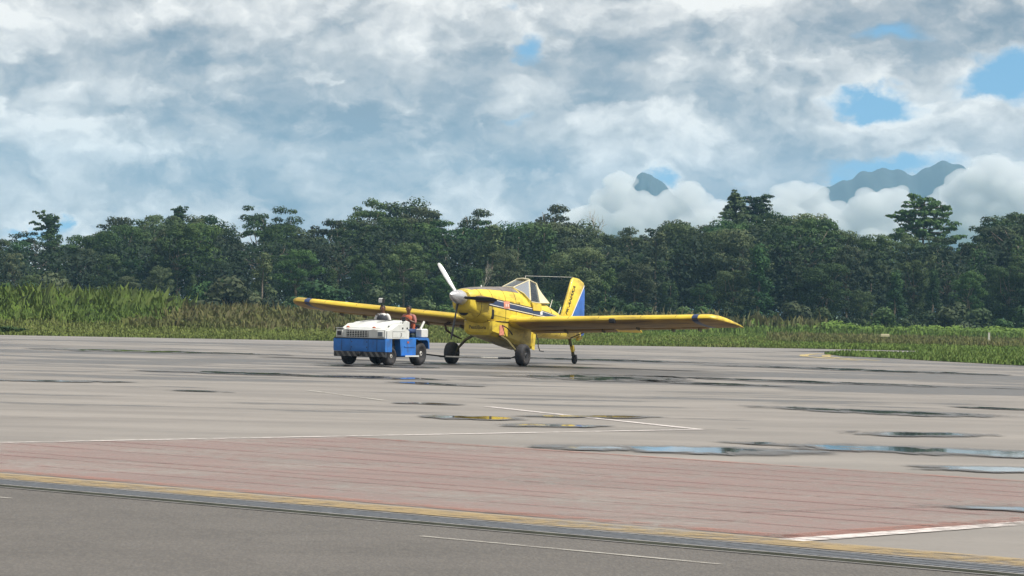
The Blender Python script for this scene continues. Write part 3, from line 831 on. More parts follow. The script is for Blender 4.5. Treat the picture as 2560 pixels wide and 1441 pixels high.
for sgn in (1, -1):
    ys = [0.3, 0.6, 1.2, 2.0, 3.0, 4.0, 5.0, 6.0, 6.8, 7.35, 7.45, 7.58, 7.70, 7.80, 7.88, 7.92]
    wing = PB(MB().loft([[wing_pt(sgn * y, a, b) for a, b in prof] for y in ys]), 'wing', 'yellow_wing', smooth=True, auto=50)
    pf = prof + [prof[0]]
    rows = [[wing_pt(sgn * y, a, b, 0.007) if (a not in (0, 1.0)) else tuple(Vector(wing_pt(sgn * y, a, b)) + Vector((0.005 if a == 0 else -0.004, 0, 0))) for a, b in pf] for y in (6.86, 6.95, 7.06)]
    PB(MB().grid(rows), 'wing_stripe', 'blue_stripe', wing, True)
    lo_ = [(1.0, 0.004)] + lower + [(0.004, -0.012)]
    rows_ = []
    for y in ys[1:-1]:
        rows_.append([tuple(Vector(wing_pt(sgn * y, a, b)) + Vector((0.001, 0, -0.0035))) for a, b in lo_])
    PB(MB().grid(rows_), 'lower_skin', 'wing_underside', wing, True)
    # landing light box, aileron and flap hinges, nozzles
    if sgn == 1:
        p = Vector(wing_pt(4.15, 0.02, -0.01))
        PB(MB().box(p + Vector((0.01, 0, -0.015)), (0.14, 0.22, 0.15), None, 1, 0.03), 'landing_light', 'tug_black', wing)
    for y, xc in ((1.9, 0.80), (3.2, 0.82), (4.55, 0.62), (5.6, 0.85), (6.5, 0.86)):
        p = Vector(wing_pt(sgn * y, xc, -0.02))
        PB(MB().box(p + Vector((-0.05, 0, -0.06)), (0.26, 0.035, 0.10), Matrix.Rotation(R(-12), 4, 'Y')), 'hinge_bracket', 'olive_steel', wing)
    y0, y1 = (0.65, 3.6)
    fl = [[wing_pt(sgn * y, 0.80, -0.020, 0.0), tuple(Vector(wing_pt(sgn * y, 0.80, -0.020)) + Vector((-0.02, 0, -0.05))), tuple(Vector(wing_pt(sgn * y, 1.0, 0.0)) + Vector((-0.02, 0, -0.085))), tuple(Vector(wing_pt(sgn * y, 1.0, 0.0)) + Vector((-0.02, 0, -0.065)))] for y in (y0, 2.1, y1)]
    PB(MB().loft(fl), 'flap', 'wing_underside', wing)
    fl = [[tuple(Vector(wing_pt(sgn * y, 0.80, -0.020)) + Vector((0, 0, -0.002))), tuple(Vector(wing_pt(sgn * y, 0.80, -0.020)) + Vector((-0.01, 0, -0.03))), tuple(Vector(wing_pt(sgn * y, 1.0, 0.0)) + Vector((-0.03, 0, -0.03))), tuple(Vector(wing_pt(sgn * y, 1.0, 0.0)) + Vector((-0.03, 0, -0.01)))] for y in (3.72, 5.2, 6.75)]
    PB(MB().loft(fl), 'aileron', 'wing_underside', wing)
    p = Vector(wing_pt(sgn * 7.55, 0.3, 0.02))
    PB(MB().lathe([(0, 0.03), (0.05, 0.025), (0.08, 0.008)], p + Vector((0.25, 0, 0.0)), (1, 0, 0.1), 8), 'navigation_light', 'lens_red', wing)
    for y in (1.3, 2.6, 3.65, 5.1, 6.3):
        rows_ = [[wing_pt(sgn * (y + d_), a, b, 0.0015) for a, b in upper[1:8]] for d_ in (-0.008, 0.008)]
        PB(MB().grid(rows_), 'wing_seam', 'olive_steel', wing)
        rows_ = [[wing_pt(sgn * (y + d_), a, b, 0.0015) for a, b in lower] for d_ in (-0.008, 0.008)]
        PB(MB().grid(rows_), 'wing_seam', 'olive_steel', wing)
    # wing root fillet
    PB(MB().loft([[wing_pt(sgn * y, a, b * k) for a, b in prof] for y, k in ((0.45, 1.5), (0.62, 1.25), (0.80, 1.03))]), 'wing_root_fairing', 'yellow_paint', wing, True)
# hooked hose below the far wing
PB(MB().tube([(-0.9, -1.75, 1.36), (-0.75, -1.95, 1.22), (-0.78, -1.9, 1.05), (-0.95, -1.7, 0.88), (-1.1, -1.5, 0.78)], [0.05, 0.05, 0.04, 0.03, 0.02], 8), 'pump_hose', 'exhaust_metal', None, True)
# tail: fin, rudder, stabiliser
def plate(name, poly, th, mat, parent=None, y=0.0):
    n = len(poly)
    cx = sum(p[0] for p in poly) / n
    cz = sum(p[1] for p in poly) / n
    def shr(p, k): return (cx + (p[0] - cx) * k, cz + (p[1] - cz) * k)
    rings = [[(*_xy(shr(p, 0.93)), y - th / 2) for p in poly], [(*_xy(p), y - th * 0.2) for p in poly], [(*_xy(p), y + th * 0.2) for p in poly], [(*_xy(shr(p, 0.93)), y + th / 2) for p in poly]]
    rings = [[(a, c, b) for a, b, c in r_] for r_ in rings]
    return PB(MB().loft(rings), name, mat, parent, True, 50)
def _xy(p): return (p[0], p[1])
fin = plate('fin', [(-5.55, 1.55), (-6.03, 2.30), (-6.40, 2.90), (-6.52, 2.94), (-6.95, 2.90), (-7.34, 2.77), (-7.36, 2.66), (-6.72, 2.0), (-6.12, 1.38)], 0.11, 'yellow_paint')
plate('rudder', [(-6.16, 1.36), (-6.76, 2.0), (-7.37, 2.62), (-7.44, 2.55), (-7.46, 0.98), (-7.1, 0.92), (-6.9, 1.15)], 0.085, 'blue_rudder')
PB(MB().add([(-6.12, 0.058, 1.42), (-6.17, 0.058, 1.40), (-7.33, 0.058, 2.63), (-7.33, 0.058, 2.71)], [(0, 1, 2, 3)]), 'fin_trim', 'white_paint', fin)
tm = text_mesh('fin_lettering', 'PK-ANAKA', 0.24, 'black_paint', fin, Matrix.Translation((-6.22, 0.060, 2.17)) @ Matrix.Rotation(R(180), 4, 'Z') @ Matrix.Rotation(R(90), 4, 'X') @ Matrix.Rotation(R(57), 4, 'Z'))
for sgn in (1, -1):
    rings = []
    for y, xl, xt in ((0.1, -5.55, -6.55), (1.2, -5.75, -6.55), (2.3, -5.95, -6.52), (2.5, -6.1, -6.5)):
        z = 1.42
        rings.append([(xl, sgn * y, z + 0.05), ((xl + xt) / 2 + 0.15, sgn * y, z + 0.07), (xt, sgn * y, z - 0.10), ((xl + xt) / 2 + 0.15, sgn * y, z - 0.03)])
    st = PB(MB().loft(rings), 'tailplane', 'yellow_wing', smooth=True, auto=60)
    rings = []
    for y, xl, xt in ((0.2, -6.58, -7.1), (1.3, -6.58, -7.08), (2.45, -6.56, -6.9)):
        rings.append([(xl, sgn * y, 1.34), ((xl + xt) / 2, sgn * y, 1.28), (xt, sgn * y, 1.15), ((xl + xt) / 2, sgn * y, 1.23)])
    PB(MB().loft(rings), 'elevator', 'yellow_wing', st, True)
    PB(MB().tube([(-6.0, sgn * 0.18, 0.88), (-6.1, sgn * 1.3, 1.38)], 0.022, 6), 'tail_strut', 'olive_steel', st)
# canopy
cno = empty('canopy', (0, 0, 0))
cno.parent = plane
for sgn in (1, -1):
    S = lambda x, y, z: (x, sgn * y, z)
    A, Bq, C_, Dp = S(-1.36, 0.20, 2.53), S(-1.62, 0.46, 2.36), S(-1.98, 0.545, 2.12), S(-2.50, 0.235, 2.79)
    E_, F_, G_, H_ = S(-2.03, 0.55, 2.08), S(-2.78, 0.52, 2.04), S(-3.02, 0.25, 2.68), S(-2.56, 0.235, 2.795)
    I_, J_ = S(-3.75, 0.40, 2.04), S(-3.42, 0.17, 2.45)
    PB(MB().slab([A, Bq, C_, Dp], 0.012), 'quarter_window', 'canopy_glass', cno)
    PB(MB().slab([E_, F_, G_, H_], 0.012), 'door_window', 'canopy_glass', cno)
    PB(MB().slab([F_, I_, J_, G_], 0.03), 'rear_pillar', 'frame_white', cno)
    for a_, b_, r_ in ((C_, Dp, 0.032), (A, Dp, 0.024), (A, Bq, 0.022), (Bq, C_, 0.022), (F_, G_, 0.038), (E_, F_, 0.022), (Dp, G_, 0.034), (G_, J_, 0.036), (J_, I_, 0.03)):
        PB(MB().tube([a_, b_], r_ * 0.72, 8), 'canopy_frame', 'frame_white', cno, True)
    PB(MB().slab([S(-2.06, 0.565, 2.05), S(-2.80, 0.545, 2.02), S(-2.86, 0.55, 1.78), S(-2.16, 0.57, 1.80)], 0.02), 'cockpit_door', 'yellow_paint', cno)
PB(MB().slab([(-1.36, 0.20, 2.53), (-1.36, -0.20, 2.53), (-2.50, -0.235, 2.79), (-2.50, 0.235, 2.79)], 0.012), 'windshield', 'canopy_glass', cno)
PB(MB().slab([(-2.50, 0.235, 2.80), (-2.50, -0.235, 2.80), (-3.02, -0.25, 2.69), (-3.02, 0.25, 2.69)], 0.03), 'canopy_roof', 'frame_white', cno)
PB(MB().slab([(-3.02, 0.25, 2.69), (-3.02, -0.25, 2.69), (-3.42, -0.17, 2.46), (-3.42, 0.17, 2.46)], 0.03), 'canopy_rear', 'frame_white', cno)
PB(MB().slab([(-3.42, 0.17, 2.46), (-3.42, -0.17, 2.46), (-3.85, -0.30, 2.03), (-3.85, 0.30, 2.03)], 0.03), 'canopy_rear', 'frame_white', cno)
PB(MB().tube([(-1.36, -0.20, 2.53), (-1.33, 0, 2.54), (-1.36, 0.20, 2.53)], 0.022, 6), 'canopy_frame', 'frame_white', cno)
PB(MB().tube([(-2.50, -0.235, 2.80), (-2.50, 0, 2.83), (-2.50, 0.235, 2.80)], 0.03, 6), 'canopy_frame', 'frame_white', cno)
PB(MB().box((-2.72, 0, 2.28), (0.12, 0.42, 0.62), Matrix.Rotation(R(-10), 4, 'Y'), 1, 0.04), 'pilot_seat', 'interior_dark', cno)
PB(MB().box((-1.75, 0, 2.36), (0.35, 0.6, 0.16), None, 1, 0.04), 'instrument_panel', 'interior_dark', cno)
# antennas
fa = MB().tube([(-2.7, 0, 2.83), (-2.7, 0, 2.93)], 0.008, 5)
PB(fa, 'antenna_mast', 'white_paint', cno)
PB(MB().tube([(-2.7, 0, 2.925), (-6.48, 0, 2.95)], 0.006, 4), 'antenna_wire', 'white_paint')
PB(MB().tube([(-4.55, 0.05, 1.86), (-4.75, 0.05, 2.16)], 0.012, 5), 'whip_antenna', 'white_paint')
PB(MB().tube([(-5.30, 0.03, 1.66), (-5.48, 0.03, 1.92)], 0.012, 5), 'whip_antenna', 'white_paint')
PB(MB().box((0.6, 0.0, 2.53), (0.08, 0.02, 0.07)), 'fuel_vent', 'white_paint', fus)
# main gear
def wheel(parent, c, rad, wd, ax=(0, 1, 0), hubm='hub_dark', name='wheel'):
    we = empty(name, (0, 0, 0))
    we.parent = parent
    hw = wd / 2
    pr = [(-hw * 0.75, rad * 0.50), (-hw * 0.98, rad * 0.60), (-hw, rad * 0.76), (-hw * 0.82, rad * 0.93), (-hw * 0.5, rad * 0.99), (0, rad), (hw * 0.5, rad * 0.99), (hw * 0.82, rad * 0.93), (hw, rad * 0.76), (hw * 0.98, rad * 0.60), (hw * 0.75, rad * 0.50)]
    MB().lathe(pr, c, ax, 32).build('tyre', 'rubber', we, True, 60)
    pr = [(-hw * 0.72, rad * 0.50), (-hw * 0.55, rad * 0.44), (-hw * 0.5, rad * 0.25), (-hw * 0.85, rad * 0.18), (-hw * 0.9, rad * 0.10), (hw * 0.9, rad * 0.10), (hw * 0.85, rad * 0.18), (hw * 0.5, rad * 0.25), (hw * 0.55, rad * 0.44), (hw * 0.72, rad * 0.50)]
    MB().lathe(pr, c, ax, 24).build('rim', hubm, we, True, 30)
    return we
for sgn in (1, -1):
    ge = empty('main_gear', (0, 0, 0))
    ge.parent = plane
    MB().loft([[(0.10 + dx_ * k, sgn * y, z + dz_ * k2) for dx_, dz_ in ((0.09, 0.03), (0.09, -0.03), (-0.09, -0.03), (-0.09, 0.03))] for y, z, k, k2 in ((0.40, 0.99, 1.1, 1.2), (0.75, 0.80, 0.9, 1), (1.02, 0.52, 0.7, 0.9), (1.10, 0.36, 0.55, 0.8))]).build('gear_leg', 'olive_steel', ge, True, 40)
    MB().tube([(0.05, sgn * 1.05, 0.36), (0.05, sgn * 1.34, 0.36)], 0.04, 10).build('axle', 'hub_dark', ge)
    wheel(ge, (0.05, sgn * 1.27, 0.355), 0.355, 0.30)
# tail wheel
tw_ = empty('tail_wheel_assembly', (0, 0, 0))
tw_.parent = plane
MB().tube([(-6.25, 0, 0.95), (-6.45, 0, 0.66), (-6.62, 0, 0.40), (-6.66, 0, 0.30)], [0.06, 0.05, 0.055, 0.06], 8).build('tail_leg', 'olive_steel', tw_, True)
MB().box((-6.52, 0.04, 0.52), (0.12, 0.10, 0.20), Matrix.Rotation(R(25), 4, 'Y')).build('spring_block', 'yellow_paint', tw_)
MB().box((-6.74, 0, 0.29), (0.16, 0.16, 0.05), None, 1, 0.02).build('fork', 'hub_dark', tw_)
for sgn in (1, -1):
    MB().box((-6.76, sgn * 0.07, 0.22), (0.06, 0.015, 0.14)).build('fork', 'hub_dark', tw_)
wheel(tw_, (-6.78, 0, 0.155), 0.155, 0.11)
MB().box((-6.9, 0.10, 0.86), (0.30, 0.10, 0.10), Matrix.Rotation(R(12), 4, 'Y'), 1, 0.02).build('tail_fairing', 'yellow_paint', tw_)

# ================================================================== THE TUG
PH = R(27.5)
tug = empty('tow_tractor', (-3.985, 97.913, 0), math.atan2(-math.cos(PH), -math.sin(PH)))
tag(tug, 'white and blue airport tow tractor with striped bumper pulling the aircraft', 'tow tractor')
TB = lambda mb, name, mat, parent=None, smooth=False, auto=None: mb.build(name, mat, parent or tug, smooth, auto)
# chassis and blue bumper body; x forward, front face at 1.35
body = TB(MB().box((0.02, 0, 0.42), (2.40, 1.10, 0.34), None, 1, 0.03), 'chassis', 'tug_black')
fb = MB().prism([(1.35, 0.42), (1.37, 0.50), (1.37, 0.78), (1.33, 0.82), (0.96, 0.82), (0.96, 0.42)], -0.915, 0.915)
bump_o = TB(fb, 'front_bumper', 'tug_blue', smooth=True, auto=30)
TB(MB().box((1.374, 0.0, 0.63), (0.012, 0.62, 0.22)), 'bumper_plate', 'tug_blue', bump_o)
for sy in (-0.27, 0.27):
    for sz in (0.55, 0.71):
        TB(MB().lathe([(0, 0.018), (0.012, 0.015)], (1.38, sy, sz), (1, 0, 0), 8), 'bolt', 'tug_black', bump_o)
# lower hazard bar with diagonal stripes
hz = TB(MB().prism([(1.33, 0.255), (1.36, 0.27), (1.36, 0.415), (1.20, 0.415), (1.20, 0.255)], -0.90, 0.90), 'hazard_bar', 'tug_black', bump_o)
for i in range(9):
    y0 = -0.86 + i * 0.20
    q = [(1.3635, y0, 0.415), (1.3635, y0 + 0.085, 0.415), (1.3635, y0 + 0.185, 0.268), (1.3635, y0 + 0.10, 0.268)]
    TB(MB().slab(q, 0.004), 'hazard_stripe', 'hazard_white', hz)
TB(MB().box((1.40, 0, 0.36), (0.10, 0.16, 0.10), None, 1, 0.02), 'tow_hook', 'tug_black', bump_o)
# white fascia with grille and headlights
fas = TB(MB().prism([(1.30, 0.824), (1.30, 1.085), (1.22, 1.115), (0.55, 1.115), (0.55, 0.824)], -0.86, 0.86), 'front_fascia', 'tug_white', smooth=True, auto=30)
gr = TB(MB().box((1.300, -0.12, 0.955), (0.02, 0.78, 0.185)), 'grille', 'tug_black', fas)
for i in range(9):
    TB(MB().box((1.314, -0.48 + i * 0.09, 0.955), (0.012, 0.014, 0.185)), 'grille_bar', 'tug_white', gr)
for z in (0.90, 0.955, 1.01):
    TB(MB().box((1.3165, -0.12, z), (0.010, 0.78, 0.012)), 'grille_bar', 'tug_white', gr)
for sy in (-0.735, 0.70):
    hl = TB(MB().box((1.31, sy, 0.96), (0.05, 0.22, 0.19), None, 1, 0.015), 'headlight', 'tug_white', fas)
    TB(MB().box((1.337, sy, 0.96), (0.010, 0.15, 0.125)), 'headlight_lens', 'lamp_glass' if sy > 0 else 'tug_black', hl)
TB(MB().box((1.27, -0.735, 1.125), (0.14, 0.26, 0.02)), 'lamp_visor', 'tug_white', fas)
# engine hood, sloping to the front, narrower than the body
hood = [(1.20, 1.118), (1.17, 1.16), (0.60, 1.325), (-0.45, 1.385), (-0.55, 1.37), (-0.55, 1.118)]
ho = MB().loft([[(x, y * (1 if z < 1.2 else 0.93), z) for x, z in hood] for y in (-0.66, -0.60, 0.60, 0.66)][0:0] or [[(x, yy, z - (0.03 if abs(yy) > 0.6 and z > 1.13 else 0)) for x, z in hood] for yy in (-0.66, -0.58, 0.58, 0.66)])
hood_o = TB(ho, 'hood', 'tug_white', smooth=True, auto=25)
for xx in (0.75, 0.0):
    TB(MB().box((xx, 0.665, 1.2), (0.06, 0.02, 0.04)), 'hood_latch', 'tug_black', hood_o)
TB(MB().box((0.25, -0.02, 1.392), (0.05, 0.9, 0.012), Matrix.Rotation(R(3), 4, 'Y')), 'hood_seam', 'tug_black', hood_o)
# left side engine cover with sloped top, over the front wheel
for sgn in (1, -1):
    cov = TB(MB().prism([(1.24, 0.826), (1.24, 1.06), (0.95, 1.10), (0.55, 1.26), (0.05, 1.29), (-0.05, 1.10), (-0.12, 1.05), (-0.12, 0.826)], sgn * 0.68, sgn * 0.90), 'side_cover', 'tug_white', smooth=True, auto=25)
    TB(MB().box((0.55, sgn * 0.902, 0.95), (0.75, 0.012, 0.17)), 'cover_panel', 'tug_white', cov)
    for xx in (0.30, 0.02):
        TB(MB().box((xx, sgn * 0.905, 1.15), (0.07, 0.012, 0.05)), 'vent_hole', 'tug_black', cov)
    # wheel arch liner and blue side panel with step
    TB(MB().box((0.74, sgn * 0.55, 0.62), (0.44, 0.40, 0.40)), 'wheel_arch', 'tug_black')
    sp_ = TB(MB().prism([(0.36, 0.29), (0.44, 0.82), (-0.56, 0.82), (-0.56, 0.29)], sgn * 0.70, sgn * 0.90), 'side_panel', 'tug_blue')
    TB(MB().box((-0.16, sgn * 0.905, 0.585), (0.66, 0.02, 0.035)), 'panel_rib', 'tug_blue', sp_)
    TB(MB().box((-0.10, sgn * 0.96, 0.30), (0.86, 0.14, 0.035)), 'step', 'tug_blue', sp_)
    TB(MB().box((-0.10, sgn * 1.032, 0.30), (0.86, 0.006, 0.045)), 'step_edge', 'tug_white', sp_)
    # rear fender
    fd = TB(MB().prism([(-0.60, 0.82), (-0.66, 0.86), (-1.30, 0.86), (-1.37, 0.80), (-1.40, 0.52), (-1.34, 0.52), (-1.30, 0.74), (-1.22, 0.79), (-0.70, 0.79)], sgn * 0.60, sgn * 0.92), 'rear_fender', 'tug_blue')
    TB(MB().box((-1.10, sgn * 0.80, 1.00), (0.42, 0.22, 0.28), None, 1, 0.03), 'fender_box', 'tug_white', fd)
    TB(MB().tube([(-1.0, sgn * 0.80, 1.13), (-1.12, sgn * 0.80, 1.25), (-1.22, sgn * 0.80, 1.36)], 0.035, 8), 'grab_rail', 'tug_white', fd)
    # wheels
    wheel(tug, (0.78, sgn * 0.70, 0.29), 0.29, 0.25, (0.12 * 1, 1, 0), 'hub_white', 'front_wheel')
    wheel(tug, (-1.0, sgn * 0.72, 0.37), 0.37, 0.30, (0, 1, 0), 'hub_white', 'rear_wheel')
TB(MB().box((1.345, 0.0, 0.825), (0.05, 1.80, 0.022)), 'bumper_trim', 'tug_black', bump_o)
for sy in (-0.62, -0.31, 0.31, 0.62):
    TB(MB().box((1.3735, sy, 0.62), (0.004, 0.010, 0.34)), 'panel_seam', 'tug_black', bump_o)
for sy in (-0.30, 0.30):
    TB(MB().box((0.35, sy, 1.352), (1.0, 0.012, 0.012), Matrix.Rotation(R(4), 4, 'Y')), 'hood_seam', 'tug_black', hood_o)
for i in range(5):
    TB(MB().box((0.05 - i * 0.07, 0.0, 1.383), (0.03, 0.34, 0.012), Matrix.Rotation(R(3), 4, 'Y')), 'hood_vent', 'tug_black', hood_o)
for sgn in (1, -1):
    TB(MB().box((0.55, sgn * 0.909, 1.045), (0.78, 0.006, 0.008)), 'panel_seam', 'tug_black')
    TB(MB().tube([(0.42, sgn * 0.91, 1.00), (0.42, sgn * 0.94, 0.99), (0.42, sgn * 0.94, 0.91), (0.42, sgn * 0.91, 0.90)], 0.010, 6), 'door_handle', 'tug_black')
    TB(MB().box((-0.06, sgn * 0.903, 0.72), (0.10, 0.012, 0.06)), 'reflector', 'vest_orange')
    TB(MB().lathe([(0, 0.055), (0.03, 0.05), (0.05, 0.02)], (1.29, sgn * 0.46, 1.14), (0, 0, 1), 12), 'marker_lamp', 'vest_orange')
    for k in range(6):
        a_ = k * math.pi / 3
        TB(MB().lathe([(0, 0.016), (0.014, 0.014)], (-1.0 + 0.085 * math.cos(a_), sgn * 0.81, 0.37 + 0.085 * math.sin(a_)), (0, sgn, 0), 6), 'wheel_nut', 'tug_black')
# operator deck
TB(MB().box((-0.92, 0, 0.60), (0.82, 1.18, 0.12)), 'floor_plate', 'tug_black')
TB(MB().box((-1.34, 0, 0.62), (0.10, 1.5, 0.34), None, 1, 0.02), 'rear_bumper', 'tug_blue')
TB(MB().box((-1.44, 0, 0.40), (0.14, 0.22, 0.16), None, 1, 0.02), 'rear_hitch', 'tug_black')
for sy in (-0.52, 0.46):
    se = TB(MB().box((-0.92, sy, 0.82), (0.44, 0.46, 0.34), None, 1, 0.04), 'seat', 'seat_vinyl')
    TB(MB().box((-1.17, sy, 1.10), (0.10, 0.46, 0.36), Matrix.Rotation(R(-8), 4, 'Y'), 1, 0.035), 'backrest', 'seat_vinyl', se)
# dashboard, wheel, levers, mirror and work lamp
dash = TB(MB().box((-0.60, 0.35, 1.22), (0.10, 0.60, 0.22), None, 1, 0.03), 'dashboard', 'tug_black')
sw = empty('steering_wheel', (0, 0, 0)); sw.parent = tug
ctr, axs = Vector((-0.66, 0.46, 1.36)), Vector((-0.75, 0, 0.66)).normalized()
uu = axs.orthogonal().normalized(); vv = axs.cross(uu)
TB(MB().tube([ctr + (uu * math.cos(a) + vv * math.sin(a)) * 0.17 for a in np.linspace(0, 2 * math.pi, 25)], 0.014, 6, False), 'rim', 'tug_black', sw, True)
for a in (0.5, 2.6, 4.7):
    TB(MB().tube([ctr, ctr + (uu * math.cos(a) + vv * math.sin(a)) * 0.17], 0.011, 6), 'spoke', 'tug_black', sw)
TB(MB().tube([ctr, ctr - axs * 0.18], 0.022, 8), 'column', 'tug_black', sw)
mr = TB(MB().tube([(-0.05, 0.70, 1.28), (-0.02, 0.74, 1.42)], 0.014, 6), 'mirror_stalk', 'tug_black')
TB(MB().box((-0.02, 0.75, 1.43), (0.03, 0.12, 0.14), None, 1, 0.01), 'mirror', 'tug_black', mr)
pl = TB(MB().tube([(-1.32, -0.80, 0.80), (-1.32, -0.80, 1.92)], 0.020, 8), 'lamp_pole', 'tug_black')
TB(MB().box((-1.29, -0.80, 1.99), (0.10, 0.14, 0.15), None, 1, 0.02), 'work_lamp', 'white_paint', pl)
TB(MB().box((-1.29, -0.71, 1.985), (0.09, 0.04, 0.14)), 'lamp_housing', 'tug_black', pl)
# rolled tarpaulin and gear bag behind the seat are part of the deck load
TB(MB().lathe([(-0.50, 0.02), (-0.48, 0.09), (0, 0.11), (0.48, 0.09), (0.50, 0.02)], (-1.28, 0.15, 1.06), (0.1, 1, 0.05), 12), 'rolled_canvas', 'seat_vinyl', None, True)

# tow bar between hitch and main wheels
tb = empty('tow_bar', (0, 0, 0))
tag(tb, 'white steel tow bar running low in front of the main wheels', 'tow bar')
hitch = tug.matrix_basis @ Vector((-1.50, 0, 0.40))
far_w = plane.matrix_basis @ Vector((0.46, -1.30, 0.235))
mid_w = plane.matrix_basis @ Vector((0.50, 0.62, 0.24))
near_w = plane.matrix_basis @ Vector((0.46, 1.05, 0.25))
MB().tube([hitch, far_w], 0.024, 8).build('drawbar', 'tug_black', tb)
MB().tube([far_w + (far_w - mid_w).normalized() * 0.22, mid_w], 0.026, 8).build('spreader_bar', 'post_white', tb)
MB().tube([mid_w, near_w], 0.030, 8).build('spreader_end', 'tug_black', tb)
for sgn in (1, -1):
    a = plane.matrix_basis @ Vector((0.47, sgn * 1.02, 0.245)); b = plane.matrix_basis @ Vector((0.06, sgn * 1.10, 0.34))
    MB().tube([a, b], 0.022, 6).build('wheel_hook', 'tug_black', tb)

# ================================================================== PEOPLE
def skin_mesh(name, joints, edges, mat, parent, sub=2):
    me = bpy.data.meshes.new(name)
    me.from_pydata([j[:3] for j in joints], edges, [])
    o = bpy.data.objects.new(name, me)
    col.objects.link(o)
    md = o.modifiers.new('skin', 'SKIN')
    for v, j in zip(me.skin_vertices[0].data, joints):
        r_ = j[3]
        v.radius = (r_, j[4] if len(j) > 4 else r_)
        v.use_root = False
    me.skin_vertices[0].data[0].use_root = True
    md.use_smooth_shade = True
    s2 = o.modifiers.new('sub', 'SUBSURF')
    s2.levels = s2.render_levels = sub
    dg = bpy.context.evaluated_depsgraph_get()
    res = bpy.data.meshes.new_from_object(o.evaluated_get(dg))
    res.name = name
    bpy.data.objects.remove(o)
    bpy.data.meshes.remove(me)
    for p in res.polygons: p.use_smooth = True
    res.materials.clear()
    return link(name, res, mat, parent)
def person(loc_local, label, shirt, vest, trousers, hands, turn=0.0, lean=0.0, cap=None):
    """seated figure facing local +x; origin on the seat top"""
    pe = empty('person', tug.matrix_basis @ Vector(loc_local), tug.rotation_euler.z + turn)
    tag(pe, label, 'person', 'people riding on the tow tractor')
    lx = lean
    J, E_ = [], []
    def j(*a):
        J.append(a); return len(J) - 1
    def e(*ids):
        for a, b in zip(ids, ids[1:]): E_.append((a, b))
    pel = j(0.0, 0, 0.11, 0.135, 0.15)
    wa = j(0.02 + lx * 0.3, 0, 0.27, 0.115, 0.145)
    chs = j(0.03 + lx * 0.7, 0, 0.44, 0.12, 0.165)
    up = j(0.02 + lx, 0, 0.545, 0.075, 0.10)
    nk = j(0.035 + lx * 1.1, 0, 0.62, 0.052)
    h1 = j(0.055 + lx * 1.2, 0, 0.685, 0.068, 0.062)
    h2 = j(0.05 + lx * 1.25, 0, 0.765, 0.088, 0.076)
    h3 = j(0.045 + lx * 1.25, 0, 0.845, 0.055, 0.05)
    e(pel, wa, chs, up, nk, h1, h2, h3)
    fing = []
    for s_, hnd in ((1, hands[0]), (-1, hands[1])):
        sh = j(0.02 + lx, s_ * 0.185, 0.53, 0.056)
        elb = hnd[0]; wr = hnd[1]
        el = j(elb[0], elb[1], elb[2], 0.043)
        wj = j(wr[0], wr[1], wr[2], 0.028)
        d = (Vector(wr) - Vector(elb)).normalized()
        pm = Vector(wr) + d * 0.065
        pj = j(*pm, 0.030, 0.022)
        e(up, sh, el, wj, pj)
        fing.append((pm, d, s_))
        hp = j(0.03, s_ * 0.095, 0.075, 0.098)
        kn = j(0.40, s_ * 0.13, 0.10, 0.062)
        an = j(0.47, s_ * 0.13, -0.27, 0.042)
        hl = j(0.47, s_ * 0.13, -0.315, 0.045)
        to = j(0.62, s_ * 0.14, -0.325, 0.033)
        e(pel, hp, kn, an, hl, to)
    body_ = skin_mesh('body', J, E_, 'skin', pe)
    for pm, d, s_ in fing:
        sidev = d.cross(Vector((0, 0, 1))).normalized()
        dn = sidev.cross(d).normalized()
        if dn.z > 0: dn = -dn
        for k, ln in enumerate((0.072, 0.080, 0.074, 0.058)):
            b0 = pm + d * 0.012 + sidev * (0.024 - 0.016 * k)
            b1 = b0 + d * ln * 0.5 + dn * 0.012
            b2 = b1 + d * ln * 0.25 + dn * ln * 0.32
            MB().tube([b0, b1, b2], [0.0095, 0.009, 0.0075], 6).build('finger', 'skin', body_, True)
        t0 = pm - d * 0.03 + sidev * 0.022 * s_
        t1 = t0 + d * 0.035 + sidev * 0.028 * s_
        MB().tube([t0, t1, t1 + d * 0.028 + dn * 0.012], [0.0115, 0.0105, 0.009], 6).build('thumb', 'skin', body_, True)
    hc = Vector((0.05 + lx * 1.25, 0, 0.755))
    # face
    MB().lathe([(0, 0.018), (0.02, 0.014), (0.032, 0.005)], hc + Vector((0.082, 0, -0.015)), (1, 0, -0.35), 8).build('nose', 'skin', body_, True)
    for s_ in (1, -1):
        MB().lathe([(0, 0.012), (0.008, 0.010)], hc + Vector((0.084, s_ * 0.032, 0.012)), (1, s_ * 0.2, 0), 8).build('eye', 'hair', body_)
        MB().lathe([(-0.008, 0.018), (0, 0.03), (0.012, 0.022)], hc + Vector((-0.005, s_ * 0.080, -0.005)), (0, s_, 0), 10).build('ear', 'skin', body_, True)
    MB().box(hc + Vector((0.083, 0, -0.055)), (0.012, 0.045, 0.008)).build('mouth', 'exhaust_metal', body_)
    # hair cap
    rings = []
    for i, el_ in enumerate((-25, 0, 25, 50, 72, 86)):
        q = R(el_)
        rings.append([tuple(hc + Vector(((0.098 * math.cos(q)) * math.cos(a) - 0.012 - (0.03 if math.cos(a) > 0.3 and el_ < 30 else 0), 0.088 * math.cos(q) * math.sin(a), 0.018 + 0.10 * math.sin(q)))) for a in np.linspace(0, 2 * math.pi, 15)[:-1]])
    MB().loft(rings).build('hair', 'hair', pe, True)
    # clothes follow the body with slightly larger radii
    g_ = 0.014
    CJ = [(*J[pel][:3], J[pel][3] + g_, J[pel][4] + g_), (*J[wa][:3], J[wa][3] + g_, J[wa][4] + g_), (*J[chs][:3], J[chs][3] + g_, J[chs][4] + g_), (J[up][0], 0, 0.56, 0.082, 0.11)]
    CE = [(0, 1), (1, 2), (2, 3)]
